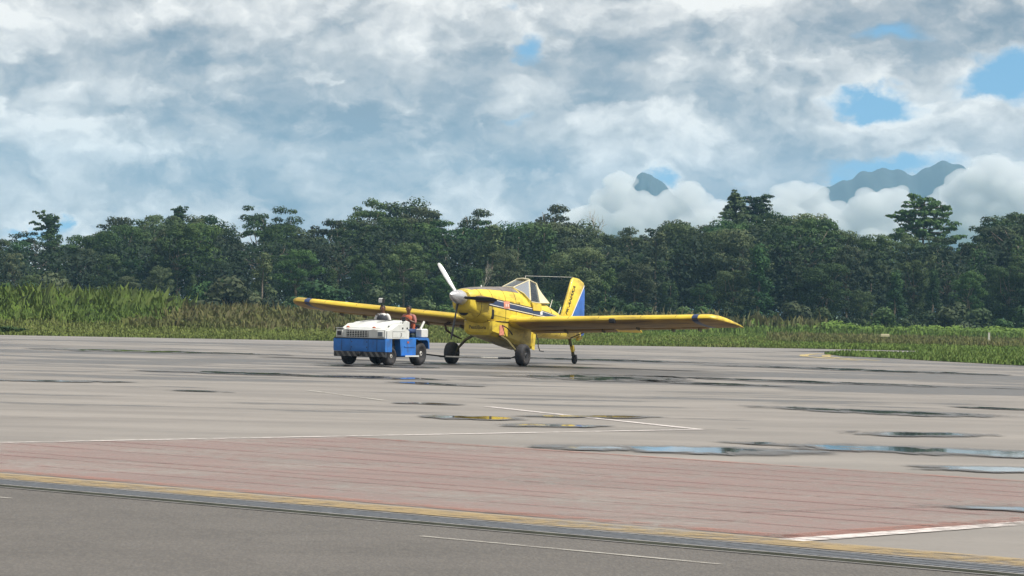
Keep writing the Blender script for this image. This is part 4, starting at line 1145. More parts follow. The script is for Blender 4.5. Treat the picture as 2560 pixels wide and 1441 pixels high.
    for s_, hnd in ((1, hands[0]), (-1, hands[1])):
        k = len(CJ)
        elb, wr = Vector(hnd[0]), Vector(hnd[1])
        CJ += [(0.02 + lx, s_ * 0.185, 0.53, 0.070), (*elb, 0.056), (*elb.lerp(wr, 0.25), 0.05)]
        CE += [(3, k), (k, k + 1), (k + 1, k + 2)]
    skin_mesh('shirt', CJ, CE, shirt, pe)
    if vest:
        rings = []
        for z_, hx_, hy_ in ((0.15, 0.165, 0.19), (0.30, 0.160, 0.185), (0.43, 0.165, 0.195), (0.52, 0.140, 0.175), (0.575, 0.095, 0.115)):
            f_ = (z_ - 0.1) / 0.45
            rings.append([(0.025 + lx * f_ + hx_ * math.cos(a_), hy_ * math.sin(a_), z_) for a_ in np.linspace(0, 2 * math.pi, 17)[:-1]])
        MB().loft(rings).build('vest', vest, pe, True, 60)
    TJ = [(*J[pel][:3], J[pel][3] + 0.012, J[pel][4] + 0.012)]
    TE = []
    for s_ in (1, -1):
        k = len(TJ)
        TJ += [(0.03, s_ * 0.095, 0.075, 0.110), (0.40, s_ * 0.13, 0.10, 0.076), (0.468, s_ * 0.13, -0.24, 0.058)]
        TE += [(0, k), (k, k + 1), (k + 1, k + 2)]
    skin_mesh('trousers', TJ, TE, trousers, pe)
    return pe
person((-0.95, 0.46, 0.985), 'driver in pink shirt and orange vest gripping the steering wheel of the tow tractor', 'shirt_pink', 'vest_orange', 'jeans',
       [((0.16, 0.27, 0.33), (0.27, 0.15, 0.40)), ((0.16, -0.27, 0.33), (0.27, -0.15, 0.40))], 0.0, 0.06)
person((-0.95, -0.52, 0.985), 'passenger in white shirt and dark vest seated beside the lamp pole', 'shirt_white', 'vest_dark', 'trousers_dark',
       [((0.05, 0.27, 0.28), (0.27, 0.16, 0.20)), ((0.05, -0.27, 0.28), (0.27, -0.16, 0.20))], 0.15, 0.0)

# ================================================================== VEGETATION
def np_mesh(name, V, nper, tone=None, mat=None):
    """V: (N, nper, 3) separate faces"""
    V = np.asarray(V, dtype=np.float32)
    n = V.shape[0]
    me = bpy.data.meshes.new(name)
    me.vertices.add(n * nper)
    me.vertices.foreach_set('co', V.reshape(-1))
    me.loops.add(n * nper)
    me.loops.foreach_set('vertex_index', np.arange(n * nper, dtype=np.int32))
    me.polygons.add(n)
    me.polygons.foreach_set('loop_start', np.arange(0, n * nper, nper, dtype=np.int32))
    me.polygons.foreach_set('loop_total', np.full(n, nper, dtype=np.int32))
    me.update(calc_edges=True)
    if tone is not None:
        a = me.attributes.new('tone', 'FLOAT', 'FACE')
        a.data.foreach_set('value', np.asarray(tone, dtype=np.float32))
    if mat: me.materials.append(MATS[mat])
    return me
def leaves(rg, P, Nn, size, jit=0.45, asp=1.7):
    n = len(P)
    Nn = Nn + rg.normal(0, jit, (n, 3))
    Nn /= np.linalg.norm(Nn, axis=1, keepdims=True) + 1e-9
    ref = rg.normal(0, 1, (n, 3))
    a = np.cross(Nn, ref); a /= np.linalg.norm(a, axis=1, keepdims=True) + 1e-9
    b = np.cross(Nn, a)
    sz = size * rg.uniform(0.6, 1.4, (n, 1))
    a = a * sz * 0.5 * asp ** 0.5
    b = b * sz * 0.5 / asp ** 0.5
    fold = Nn * sz * 0.12
    return np.stack([P - a, P + b - fold, P + a, P - b - fold], axis=1)
def lump_leaves(rg, lumps, per_m2, size):
    """lumps: (cx,cy,cz,rx,ry,rz,tone)"""
    VV, TT = [], []
    for (cx_, cy_, cz_, rx, ry, rz, tn) in lumps:
        ar = 4 * math.pi * ((rx * ry) ** 0.8 + (rx * rz) ** 0.8 + (ry * rz) ** 0.8) / 3
        n = int(ar * per_m2)
        d = rg.normal(0, 1, (n, 3)); d /= np.linalg.norm(d, axis=1, keepdims=True)
        keep = (d[:, 2] > -0.55) | (rg.random(n) < 0.35)
        d = d[keep]; n = len(d)
        r_ = rg.uniform(0.55, 1.08, (n, 1)) ** 0.5
        # surface bumps
        ph = rg.uniform(0, 6.28, 3)
        bm_ = 1 + 0.16 * np.sin(d[:, :1] * 6 + ph[0]) * np.sin(d[:, 1:2] * 6 + ph[1]) + 0.10 * np.sin(d[:, 2:3] * 9 + ph[2])
        P = np.array([cx_, cy_, cz_]) + d * r_ * bm_ * np.array([rx, ry, rz])
        Nn = d * 1.0 + np.array([0, 0, 0.25])
        VV.append(leaves(rg, P, Nn, size, 0.30))
        TT.append(np.clip(tn + rg.normal(0, 0.14, n), 0, 1))
    return np.concatenate(VV), np.concatenate(TT)
def trunk_mesh(name, paths, mat, seg=6):
    mb = MB()
    for pts, rad in paths:
        mb.tube(pts, rad, seg)
    me = bpy.data.meshes.new(name)
    me.from_pydata(mb.v, [], mb.f)
    for p in me.polygons: p.use_smooth = True
    me.materials.append(MATS[mat])
    return me
def limb(rg, a, b, r0, r1, n=4, wob=0.12):
    a, b = Vector(a), Vector(b)
    L_ = (b - a).length
    pts = [a.lerp(b, i / n) + Vector(rg.normal(0, wob * L_ / n, 3)) * (0 if i in (0, n) else 1) + Vector((0, 0, -0.04 * L_ * math.sin(math.pi * i / n))) for i in range(n + 1)]
    return (pts, [r0 + (r1 - r0) * i / n for i in range(n + 1)])
PROTO = {}
def proto(key, lumps, per, size, paths, mat, bark='bark', seed=0):
    rg = np.random.default_rng(seed + 100)
    V_, T_ = lump_leaves(rg, lumps, per, size)
    PROTO[key] = (trunk_mesh('trunk', paths, bark), np_mesh('crown', V_, 4, T_, mat))
def round_tree(key, seed, H, cr, low, nl, mat, per=15, size=0.25):
    rg = np.random.default_rng(seed)
    paths = [limb(rg, (0, 0, -0.2), (rg.normal(0, .3), rg.normal(0, .3), H * 0.62), 0.26, 0.15, 5, 0.05)]
    top = Vector(paths[0][0][-1])
    lumps = []
    for i in range(nl):
        f = (i + 0.5) / nl
        z = low + (H - 1.0 - low) * f ** 0.85
        prof_ = math.sin(math.pi * (0.12 + 0.80 * (z - low) / (H - low))) ** 0.7
        a = rg.uniform(0, 6.28)
        rr_ = cr * prof_ * rg.uniform(0.25, 0.95)
        s_ = rg.uniform(0.55, 1.15) * cr / 4.0
        c = (rr_ * math.cos(a), rr_ * math.sin(a), z)
        lumps.append((*c, s_ * 1.25, s_ * 1.25, s_ * rg.uniform(0.6, 0.95), 0.35 + 0.30 * (z - low) / (H - low) + rg.normal(0, 0.10)))  # leaf tone darkens towards the crown's base, shade put into the colour
        if i % 4 == 0:
            paths.append(limb(rg, top.lerp(Vector((0, 0, H * .3)), rg.uniform(0, .7)), c, 0.10, 0.03, 3))
    proto(key, lumps, per, size, paths, mat, seed=seed)
for i in range(4):
    round_tree('round%d' % i, 10 + i, 15, 4.1 + 0.3 * i, 3.0, 62, 'leaf_mid' if i % 2 else 'leaf_dark')
def vine_tower(key, seed, H, mat):
    rg = np.random.default_rng(seed)
    lumps, paths = [], [limb(rg, (0, 0, -0.2), (rg.normal(0, .5), rg.normal(0, .5), H * 0.93), 0.24, 0.08, 6, 0.05)]
    for i in range(46):
        z = H * (i + 0.6) / 47
        w_ = 2.3 * (0.55 + 0.45 * math.sin(2.6 * z / H + seed)) * (1.05 - 0.45 * z / H)
        a = rg.uniform(0, 6.28)
        c = (w_ * 0.75 * math.cos(a), w_ * 0.75 * math.sin(a), z)
        s_ = rg.uniform(0.5, 1.0)
        lumps.append((*c, s_, s_, s_ * rg.uniform(0.7, 1.6), 0.3 + 0.28 * z / H + rg.normal(0, 0.12)))  # lower leaves get darker tones, a painted stand-in for canopy shade
    proto(key, lumps, 16, 0.25, paths, mat, seed=seed)
vine_tower('vine0', 31, 12, 'leaf_dark'); vine_tower('vine1', 32, 12, 'leaf_mid'); vine_tower('vine2', 33, 12, 'leaf_dark')
def open_tree(key, seed, H, mat):
    rg = np.random.default_rng(seed)
    paths = [limb(rg, (0, 0, -0.2), (0.3, 0.1, H * 0.55), 0.26, 0.18, 5, 0.05)]
    top = Vector(paths[0][0][-1])
    lumps = []
    for i in range(17):
        a = 6.28 * i * 0.618
        el_ = rg.uniform(0.15, 1.35)
        L_ = H * rg.uniform(0.24, 0.44)
        c = top + Vector((math.cos(a) * math.cos(el_) * L_ * 1.15, math.sin(a) * math.cos(el_) * L_, math.sin(el_) * L_))
        paths.append(limb(rg, top, c, 0.12, 0.03, 4, 0.2))
        for q in range(2):
            s_ = rg.uniform(0.55, 1.0)
            lumps.append((*(c + Vector(rg.normal(0, 0.6, 3))), s_ * 1.4, s_ * 1.4, s_ * 0.62, 0.45 + rg.normal(0, 0.12)))
    for i in range(8):
        z = H * rg.uniform(0.15, 0.5); a = rg.uniform(0, 6.28); s_ = rg.uniform(0.9, 1.4)
        lumps.append((1.3 * math.cos(a), 1.3 * math.sin(a), z, s_, s_, s_, 0.3 + rg.normal(0, .1)))
    proto(key, lumps, 16, 0.25, paths, mat, seed=seed)
open_tree('open0', 41, 15, 'leaf_mid'); open_tree('open1', 42, 15, 'leaf_dark'); open_tree('open2', 43, 15, 'leaf_pale')
def layered_tree(key, seed, H, crown0, spread, shape, mat, core=True):
    """trunk with tiers of near-horizontal branches carrying flat leaf pads"""
    rg = np.random.default_rng(seed)
    paths = [limb(rg, (0, 0, -0.2), (0, 0, H * 0.97), 0.30, 0.06, 7, 0.02)]
    lumps = []
    tiers = 9
    for i in range(tiers):
        f = i / (tiers - 1)
        z = crown0 + (H * 0.96 - crown0) * f
        w_ = spread * shape(f)
        for k in range(6):
            a = 6.28 * (k / 6) + i * 0.7 + rg.uniform(-.3, .3)
            L_ = w_ * rg.uniform(0.7, 1.1)
            e_ = Vector((math.cos(a) * L_, math.sin(a) * L_, z + L_ * rg.uniform(0.05, 0.22)))
            paths.append(limb(rg, (0, 0, z - 0.2), e_, 0.07, 0.025, 4, 0.12))
            for q in (0.55, 0.8, 1.0):
                if rg.random() < 0.86:
                    c = Vector((0, 0, z)).lerp(e_, q) + Vector(rg.normal(0, 0.22, 3))
                    s_ = rg.uniform(0.25, 0.62) * (0.6 + 0.4 * w_ / spread)
                    lumps.append((*c, s_ * 1.4, s_ * 1.4, s_ * rg.uniform(0.3, 0.7), 0.45 + rg.normal(0, 0.12)))
    if core:
        for i in range(13):
            z = H * (0.25 + 0.72 * i / 13)
            s_ = 0.75 * (1.25 - 0.65 * i / 13)
            lumps.append((rg.normal(0, .15), rg.normal(0, .15), z, s_, s_, 0.8, 0.22))
    proto(key, lumps, 15, 0.30, paths, mat, seed=seed)
layered_tree('umbrella', 51, 15, 10.0, 3.9, lambda f: 0.95 - 0.15 * f - 0.35 * f ** 3, 'leaf_mid', False)
layered_tree('spire', 52, 17, 10.5, 2.5, lambda f: 1.0 - 0.92 * f, 'leaf_dark', True)
layered_tree('tier', 53, 16, 9.5, 3.4, lambda f: 1.0 - 0.55 * f, 'leaf_dark', True)
# leaning feathery tree
rg = np.random.default_rng(61)
lumps, paths = [], [limb(rg, (0, 0, -0.2), (0.4, 0, 12.5), 0.2, 0.12, 6, 0.04)]
for i in range(24):
    z = 5 + i * 0.36
    lumps.append((0.5 + rg.normal(0, .55), rg.normal(0, .45), z, 0.75, 0.75, 0.65, 0.25 + rg.normal(0, .08)))
for a, e_, L_ in ((2.7, 0.75, 3.2), (2.9, 0.25, 2.7), (2.3, 0.95, 2.6), (0.4, 0.7, 1.9), (-0.5, 0.1, 1.8), (3.3, -0.2, 2.2)):
    b0 = Vector((0.4, 0, 12.0)); b1 = b0 + Vector((math.cos(a) * math.cos(e_), math.sin(a) * 0.4, math.sin(e_))) * L_
    paths.append(limb(rg, b0, b1, 0.06, 0.02, 4, 0.08))
    for q in np.linspace(0.3, 1, 6):
        c = b0.lerp(b1, q); lumps.append((*(c + Vector(rg.normal(0, .12, 3))), 0.26 + 0.2 * rg.random(), 0.3, 0.16 + 0.1 * rg.random(), 0.35 + rg.normal(0, .1)))
proto('feather', lumps, 17, 0.30, paths, 'leaf_dark', seed=61)
# bare twig tree
rg = np.random.default_rng(71)
paths = [limb(rg, (0, 0, -0.2), (0.1, 0, 9.5), 0.16, 0.08, 5, 0.04)]
for i in range(14):
    b0 = Vector((0.1, 0, 6.5 + i * 0.28)); a = rg.uniform(0, 6.28)
    b1 = b0 + Vector((math.cos(a) * 1.1, math.sin(a) * 1.1, rg.uniform(1.4, 3.2)))
    paths.append(limb(rg, b0, b1, 0.05, 0.012, 3, 0.15))
    for q in range(3):
        c = b0.lerp(b1, rg.uniform(.4, .9)); paths.append(limb(rg, c, c + Vector(rg.normal(0, .4, 3)) + Vector((0, 0, .6)), 0.02, 0.008, 2))
proto('twig', [(0.1, 0, 8.0 + i * .9, 0.4, 0.4, 0.3, 0.4) for i in range(4)], 3, 0.24, paths, 'leaf_pale', 'bark_pale', seed=71)
def shrub(key, seed, mat, h=2.2, w_=2.0):
    rg = np.random.default_rng(seed)
    lumps, paths = [], []
    for i in range(12):
        a = rg.uniform(0, 6.28); r_ = w_ * rg.uniform(0, .8); s_ = rg.uniform(.45, .8) * w_ / 2
        c = (r_ * math.cos(a), r_ * math.sin(a), h * rg.uniform(.2, .85) * (1 - 0.35 * r_ / w_))
        lumps.append((*c, s_, s_, s_ * .8, 0.45 + rg.normal(0, .12)))
        if i < 6: paths.append(limb(rg, (0, 0, -0.1), c, 0.04, 0.015, 3))
    proto(key, lumps, 16, 0.24, paths, mat, seed=seed)
shrub('shrub0', 81, 'leaf_mid'); shrub('shrub1', 82, 'leaf_dark', 3.2, 2.2); shrub('shrub2', 83, 'grass_green', 0.9, 1.7)

PHOTO_F = 7920.0
def tree(name, key, x, y, H, base, label, cat='tree', group='forest trees', rz=0.0, wide=1.0, lean=(0, 0)):
    r_ = empty(name, (x, y, -0.05), rz)
    k = H / base
    r_.scale = (k * wide, k * wide, k)
    r_.rotation_euler = (lean[0], lean[1], rz)
    tag(r_, label, cat, group)
    tm_, cm_ = PROTO[key]
    o = bpy.data.objects.new('trunk', tm_); col.objects.link(o); o.parent = r_
    o = bpy.data.objects.new('crown', cm_); col.objects.link(o); o.parent = r_
    return r_
def px2x(u, Y): return (u - 1280) / PHOTO_F * Y
def top_h(u, v, Y):
    hz = 768 + (u - 1280) * 0.02444
    return CAM_H + (hz - v) * Y / PHOTO_F
def px(u, v, Y):          # small-angle position including the camera's tilt
    return ((u - 1280) + (v - 720.5) * 0.02443) / PHOTO_F * Y
# named skyline trees: key, photo column, top row, distance, height of the model, width factor, label
SKY = [
 ('feather', 118, 533, 430, 13.9, 1.0, 'thin tree with feathery boughs leaning over the canopy above the tall grass'),
 ('round1', 290, 541, 432, 14.6, 0.9, 'rounded dome topped tree standing over the tall grass bank'),
 ('round3', 405, 532, 436, 14.6, 0.95, 'broad flat topped tree over the tall grass bank'),
 ('tier', 450, 524, 446, 15.6, 0.7, 'slim tree whose tip pokes above the broad flat topped tree'),
 ('round0', 525, 533, 434, 14.6, 1.0, 'wide bushy tree just before the gap in the skyline'),
 ('open1', 688, 523, 434, 14.5, 0.85, 'open crowned dark tree with a crooked bough above the far wing tip'),
 ('open0', 905, 508, 436, 14.5, 0.8, 'ragged open tree leaning against the tallest crown above the tug'),
 ('round2', 1015, 500, 438, 14.6, 1.05, 'tallest bulky round crown of the forest above the tug'),
 ('tier', 1082, 536, 436, 15.6, 0.75, 'tree with an outstretched side bough behind the propeller'),
 ('open2', 1200, 534, 438, 14.5, 0.95, 'loose pale tree with thin upper twigs behind the cowl'),
 ('open2', 1395, 524, 436, 14.5, 1.0, 'pale see through tree crown above the aircraft tail fin'),
 ('twig', 1490, 533, 440, 12.2, 1.0, 'bare grey twiggy tree beside the pale crown'),
 ('round0', 1700, 545, 436, 14.6, 0.9, 'dense rounded tree before the dark spire tree'),
 ('spire', 1838, 474, 432, 16.9, 1.0, 'tall dark spire shaped tree with short tiered boughs'),
 ('tier', 1890, 497, 438, 15.6, 1.0, 'tree with drooping tiers touching the dark spire tree'),
 ('round1', 2030, 532, 438, 14.6, 1.0, 'broad tree with tufted top beyond the dark spire tree'),
 ('umbrella', 2312, 490, 428, 15.2, 1.0, 'lone umbrella shaped tree with flat spreading tiers of boughs'),
 ('round2', 2490, 548, 420, 14.6, 1.0, 'dark rounded tree next to the umbrella shaped tree'),
 ('round3', 2565, 528, 424, 14.6, 1.1, 'big dark tree cut by the edge of the picture'),
]
rs = random.Random(3)
for key, u, v, Y, base, wd, lab in SKY:
    tree('skyline_tree', key, px(u, v, Y), Y, top_h(u, v, Y), base, lab, 'tree', 'trees breaking the forest skyline', rs.uniform(0, 6.28) if key not in ('feather',) else 0.0, wd)
# the rest of the forest wall, three depths
PROF_U = [-300, 0, 60, 150, 200, 230, 290, 350, 400, 500, 560, 595, 650, 700, 740, 790, 830, 900, 960, 1040, 1090, 1120, 1160, 1250, 1310, 1390, 1460, 1500, 1560, 1610, 1650, 1720, 1790, 1850, 1930, 1990, 2050, 2100, 2160, 2210, 2250, 2330, 2400, 2440, 2500, 2560, 2860]
PROF_V = [590, 585, 590, 580, 578, 596, 560, 575, 555, 552, 560, 594, 560, 556, 566, 560, 572, 545, 535, 530, 560, 592, 560, 552, 562, 548, 552, 580, 574, 582, 568, 556, 564, 540, 535, 552, 548, 566, 588, 580, 592, 590, 604, 606, 566, 548, 540]
ZONES = [(-400, 'before the feathery tree'), (180, 'over the tall grass bank'), (470, 'over the brown seed grass'), (720, 'behind the far wing tip'), (860, 'behind the tug'), (1080, 'behind the propeller'), (1200, 'behind the engine cowl'), (1300, 'behind the cockpit'), (1420, 'behind the tail fin'), (1520, 'behind the near wing'), (1800, 'behind the near wing tip'), (1930, 'beyond the grass corner'), (2150, 'beside the umbrella shaped tree'), (2420, 'past the umbrella shaped tree')]
def zone(u):
    z = ZONES[0][1]
    for a, b in ZONES:
        if u >= a: z = b
    return z
ORD = ['first', 'second', 'third', 'fourth', 'fifth', 'sixth', 'seventh', 'eighth', 'ninth', 'tenth', 'eleventh', 'twelfth']
cnt = {}
def zlabel(u, kind, row):
    z = zone(u)
    k = (z, row)
    cnt[k] = cnt.get(k, 0) + 1
    return f'{kind}, {ORD[min(cnt[k] - 1, 11)]} from left in {row} {z}'
KIND = {'round0': 'dark round tree', 'round1': 'green round tree', 'round2': 'dark wide tree', 'round3': 'green wide tree', 'vine0': 'dark vine draped tree', 'vine1': 'green vine draped tree', 'vine2': 'shaggy vine draped tree', 'open0': 'green open tree', 'open1': 'dark open tree', 'open2': 'pale open tree', 'shrub0': 'green bush', 'shrub1': 'dark bush', 'shrub2': 'low green bush'}
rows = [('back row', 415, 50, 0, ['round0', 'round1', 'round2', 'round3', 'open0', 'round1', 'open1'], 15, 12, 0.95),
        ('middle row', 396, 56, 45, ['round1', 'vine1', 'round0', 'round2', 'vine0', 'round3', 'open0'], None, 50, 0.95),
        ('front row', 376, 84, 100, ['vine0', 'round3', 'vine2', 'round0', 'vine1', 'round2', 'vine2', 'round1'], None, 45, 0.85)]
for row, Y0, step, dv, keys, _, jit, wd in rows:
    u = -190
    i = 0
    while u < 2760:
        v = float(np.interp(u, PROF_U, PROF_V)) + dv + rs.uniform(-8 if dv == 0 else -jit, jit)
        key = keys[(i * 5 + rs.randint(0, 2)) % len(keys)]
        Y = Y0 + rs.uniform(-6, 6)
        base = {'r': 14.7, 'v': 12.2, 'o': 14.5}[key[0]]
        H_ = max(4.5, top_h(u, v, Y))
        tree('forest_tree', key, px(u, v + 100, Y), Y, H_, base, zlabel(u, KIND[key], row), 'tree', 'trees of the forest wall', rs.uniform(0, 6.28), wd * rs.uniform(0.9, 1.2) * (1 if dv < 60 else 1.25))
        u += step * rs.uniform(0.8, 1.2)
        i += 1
tree('bare_tree', 'twig', px(1185, 760, 362), 362, top_h(1185, 650, 362), 12.2, 'thin pale bare trunk leaning in the dark forest behind the propeller', 'tree', None, 0.5, 0.7, (0, 0.28))
# bushes along the forest foot
u = -150
while u < 2720:
    Y = 355 + rs.uniform(-6, 8)
    key = rs.choice(['shrub0', 'shrub1', 'shrub1', 'shrub0'])
    tree('forest_bush', key, px(u, 780, Y), Y, rs.uniform(1.8, 4.6) if u > 800 else rs.uniform(2.5, 5.5), 2.6 if key == 'shrub0' else 3.6, zlabel(u, KIND[key], 'bushes'), 'bush', 'bushes at the foot of the forest', rs.uniform(0, 6.28), rs.uniform(1.0, 1.5))
    u += rs.uniform(42, 75)
# low bright bushes at the right
u = 1880
while u < 2720:
    Y = 318 + rs.uniform(-8, 8)
    tree('low_bush', 'shrub2', px(u, 820, Y), Y, rs.uniform(0.75, 1.25), 1.0, zlabel(u, 'low bright bush', 'low hedge line'), 'bush', 'low bushes before the forest', rs.uniform(0, 6.28), rs.uniform(1.2, 1.9))
    u += rs.uniform(40, 62)
# dense understorey filling the forest
rg = np.random.default_rng(91)
n = 60000
X = rg.uniform(-85, 85, n); Yv = rg.uniform(384, 432, n)
hmax = np.interp(X / Yv * PHOTO_F + 1280, PROF_U, [top_h(a, b + 42, 405) for a, b in zip(PROF_U, PROF_V)])
Z = rg.uniform(0, 1, n) ** 1.1 * hmax
P = np.stack([X, Yv, Z], 1)
V_ = leaves(rg, P, np.tile(np.array([0, -0.35, 0.6]), (n, 1)), 0.42, 0.6)
uo = link('forest_understorey', np_mesh('forest_understorey', V_, 4, np.clip(rg.normal(0.12, 0.10, n), 0, 1), 'leaf_dark'), None)
tag(uo, 'dense dark undergrowth filling the forest behind the trunks', kind='stuff')

# ---------------------------------------------------------------- grasses
def blades(rg, X, Y, h, wd, lean=0.35, z0=-0.03):
    n = len(X)
    a = rg.uniform(0, math.pi, n)
    dx_, dy_ = np.cos(a) * wd / 2, np.sin(a) * wd / 2
    la = rg.uniform(0, 2 * math.pi, n)
    lo = h * lean * rg.random(n)
    tx_, ty_ = X + np.cos(la) * lo, Y + np.sin(la) * lo
    mx_, my_ = X + np.cos(la) * lo * .3, Y + np.sin(la) * lo * .3
    z = np.full(n, z0)
    return np.stack([np.stack([X - dx_, Y - dy_, z], 1), np.stack([X + dx_, Y + dy_, z], 1), np.stack([mx_ + dx_ * .8, my_ + dy_ * .8, z0 + h * .55], 1), np.stack([tx_, ty_, z0 + h], 1), np.stack([mx_ - dx_ * .8, my_ - dy_ * .8, z0 + h * .55], 1)], 1)
def tufts(rg, CX, CY, H, nb, spread, wd, z0=-0.03):
    """arching leaf blades radiating from clump centres"""
    X = np.repeat(CX, nb); Y = np.repeat(CY, nb); h = np.repeat(H, nb) * rg.uniform(0.55, 1.1, len(X))
    n = len(X)
    X = X + rg.normal(0, 1, n) * spread * np.repeat(H, nb) * 0.35; Y = Y + rg.normal(0, 1, n) * spread * np.repeat(H, nb) * 0.35
    la = rg.uniform(0, 2 * math.pi, n)
    lo = h * rg.uniform(0.05, 0.42, n)
    ux, uy = np.cos(la), np.sin(la)
    ww = wd * rg.uniform(0.6, 1.4, n)
    px_, py_ = -uy * ww / 2, ux * ww / 2
    z = np.full(n, z0)
    m1 = np.stack([X + ux * lo * .35, Y + uy * lo * .35, z0 + h * .72], 1)
    tip = np.stack([X + ux * lo, Y + uy * lo, z0 + h * rg.uniform(0.6, 1.05, n)], 1)
    b = np.stack([X, Y, z], 1); p_ = np.stack([px_, py_, np.zeros(n)], 1)
    return np.stack([b - p_ * .6, b + p_ * .6, m1 + p_, tip, m1 - p_], 1)
far_x = np.array([p[0] for p in FAR]); far_y = np.array([p[1] for p in FAR])
def edge_y(X): return np.interp(X, far_x, far_y)
def grass(name, n, u0, u1, d0, d1, h0, h1, wd, mat, label, seed, tone=(0.5, 0.18), power=1.6, filt=None, lean=0.35, nb=0, spread=0.3):
    """between photo columns u0..u1, from d0 to d1 metres behind the taxiway edge"""
    rg = np.random.default_rng(seed)
    U_ = rg.uniform(u0, u1, n)
    D_ = d0 + (d1 - d0) * rg.random(n) ** power
    X = (U_ - 1280) / PHOTO_F * (165 + D_)
    Y = edge_y(X) + D_
    X = (U_ - 1280) / PHOTO_F * Y
    Y = edge_y(X) + D_
    pn = 0.5 + 0.5 * np.sin(X * 0.9 + np.sin(Y * 0.35) * 2) * np.sin(Y * 0.22 + np.sin(X * 0.5) * 2)
    h = (h0 + (h1 - h0) * rg.random(n)) * (0.75 + 0.5 * pn)
    if filt is not None:
        h = h * filt(U_, D_)
        k = h > 0.05
        X, Y, h, pn = X[k], Y[k], h[k], pn[k]
    if nb:
        V_ = tufts(rg, X, Y, h, nb, spread, wd)
        tn = np.repeat(tone[0] + (pn - 0.5) * 0.5 + rg.normal(0, 0.04, len(X)), nb)
        tn = np.clip(tn + rg.normal(0, tone[1] * 0.5, len(tn)), 0, 1)
    else:
        V_ = blades(rg, X, Y, h, wd * (0.7 + 0.6 * rg.random(len(X))), lean)
        tn = np.clip(tone[0] + (pn - 0.5) * 0.35 + rg.normal(0, tone[1], len(X)), 0, 1)
    o = link(name, np_mesh(name, V_, 5, tn, mat), None)
    tag(o, label, kind='stuff')
    return o
ss = lambda x, a, b: np.clip((x - a) / (b - a), 0, 1) ** 2 * (3 - 2 * np.clip((x - a) / (b - a), 0, 1))
rag = lambda u, s_: np.sin(u * 0.021 + s_) * 18 + np.sin(u * 0.083 + 2 * s_) * 9
grass('verge_grass', 26000, -260, 2000, -0.25, 55, 0.09, 0.27, 0.045, 'grass_olive', 'short olive grass along the taxiway edge', 201, power=1.3, nb=5, spread=1.6)
grass('meadow_grass', 30000, -260, 1500, 6, 130, 0.32, 0.66, 0.05, 'grass_olive', 'knee high meadow grass before the forest', 202, tone=(0.5, 0.2), power=1.1, filt=lambda u, d: (0.45 + 0.65 * ss(d, 5, 55)) * (1 - 0.5 * ss(u, 1000, 1500)), nb=5, spread=1.3)
grass('green_grass', 34000, 1150, 2760, 1, 170, 0.10, 0.28, 0.055, 'grass_green', 'bright green grass beneath the near wing', 203, tone=(0.55, 0.2), power=1.2, filt=lambda u, d: 0.5 + 0.5 * ss(u, 1150, 1450), nb=4, spread=1.6)
grass('brown_grass', 7000, 1930, 2760, 30, 110, 0.25, 0.5, 0.05, 'grass_seed', 'brownish dry grass beyond the grass corner', 204, tone=(0.35, 0.2), nb=4, spread=1.6)
grass('elephant_grass', 13000, -260, 480, 42, 110, 1.0, 2.35, 0.06, 'grass_green', 'tall leafy green elephant grass bank at the forest foot', 205, tone=(0.55, 0.2), power=1.0, filt=lambda u, d: (1 - 0.75 * ss(u + rag(u + d * 4, 1.0), 385, 470)) * (0.45 + 0.55 * ss(d, 42, 66)), nb=10, spread=0.9)
grass('seed_grass', 11000, 330, 1150, 30, 130, 0.7, 1.6, 0.045, 'grass_seed', 'tall brown seeding grass beside the elephant grass', 206, tone=(0.42, 0.25), power=1.0, filt=lambda u, d: (1 - 0.7 * ss(u, 850, 1150)) * (0.55 + 0.45 * ss(d, 30, 70)), nb=6, spread=0.9)
grass('reed_grass', 420, 1480, 2060, 130, 175, 0.6, 2.0, 0.04, 'grass_seed', 'pale reed stems standing before the dark forest', 207, tone=(0.4, 0.2), power=1.0, nb=14, spread=0.5)
grass('forest_edge_grass', 9000, 700, 2760, 100, 180, 0.4, 0.9, 0.08, 'grass_green', 'rank green growth along the forest foot', 208, tone=(0.4, 0.2), power=1.0, nb=5, spread=1.3)
# grass island at the right, inside the apron
ISL = [(14.9, 150.5), (15.2, 145.0), (16.9, 142.3), (18.3, 136.5), (21.0, 129.0), (40, 95), (160, 60), (160, 185), (60, 169), (30, 163.5), (18.6, 160.0), (16.0, 155.5)]
isl = sheet('grass_island', ISL, 0.018, 'field_ground')
tag(isl, 'low grass island inside the taxiway bend', kind='structure')
rg = np.random.default_rng(210)
n = 120000
X = rg.uniform(14.5, 45, n); Y = rg.uniform(92, 168, n)
def inside_poly(X, Y, poly):
    c = np.zeros(len(X), bool)
    for (x1, y1), (x2, y2) in zip(poly, poly[1:] + poly[:1]):
        k = ((y1 > Y) != (y2 > Y)) & (X < (x2 - x1) * (Y - y1) / (y2 - y1 + 1e-12) + x1)
        c ^= k
    return c
k = inside_poly(X, Y, ISL) & (X < 0.17 * Y + 3)
X, Y = X[k], Y[k]
pn = 0.5 + 0.5 * np.sin(X * 1.3 + np.sin(Y * 0.5) * 2) * np.sin(Y * 0.4)
h = rg.uniform(0.07, 0.24, len(X)) * (0.7 + 0.6 * pn) * (0.75 + 0.6 * ss(X, 18, 24))
o = link('island_grass', np_mesh('island_grass', blades(rg, X, Y, h, 0.09 * (0.7 + 0.6 * rg.random(len(X))), z0=0.012), 5, np.clip(0.5 + (pn - .5) * .3 + rg.normal(0, .2, len(X)), 0, 1), 'grass_green'), None)
tag(o, 'green grass growing on the island inside the taxiway bend', kind='stuff')

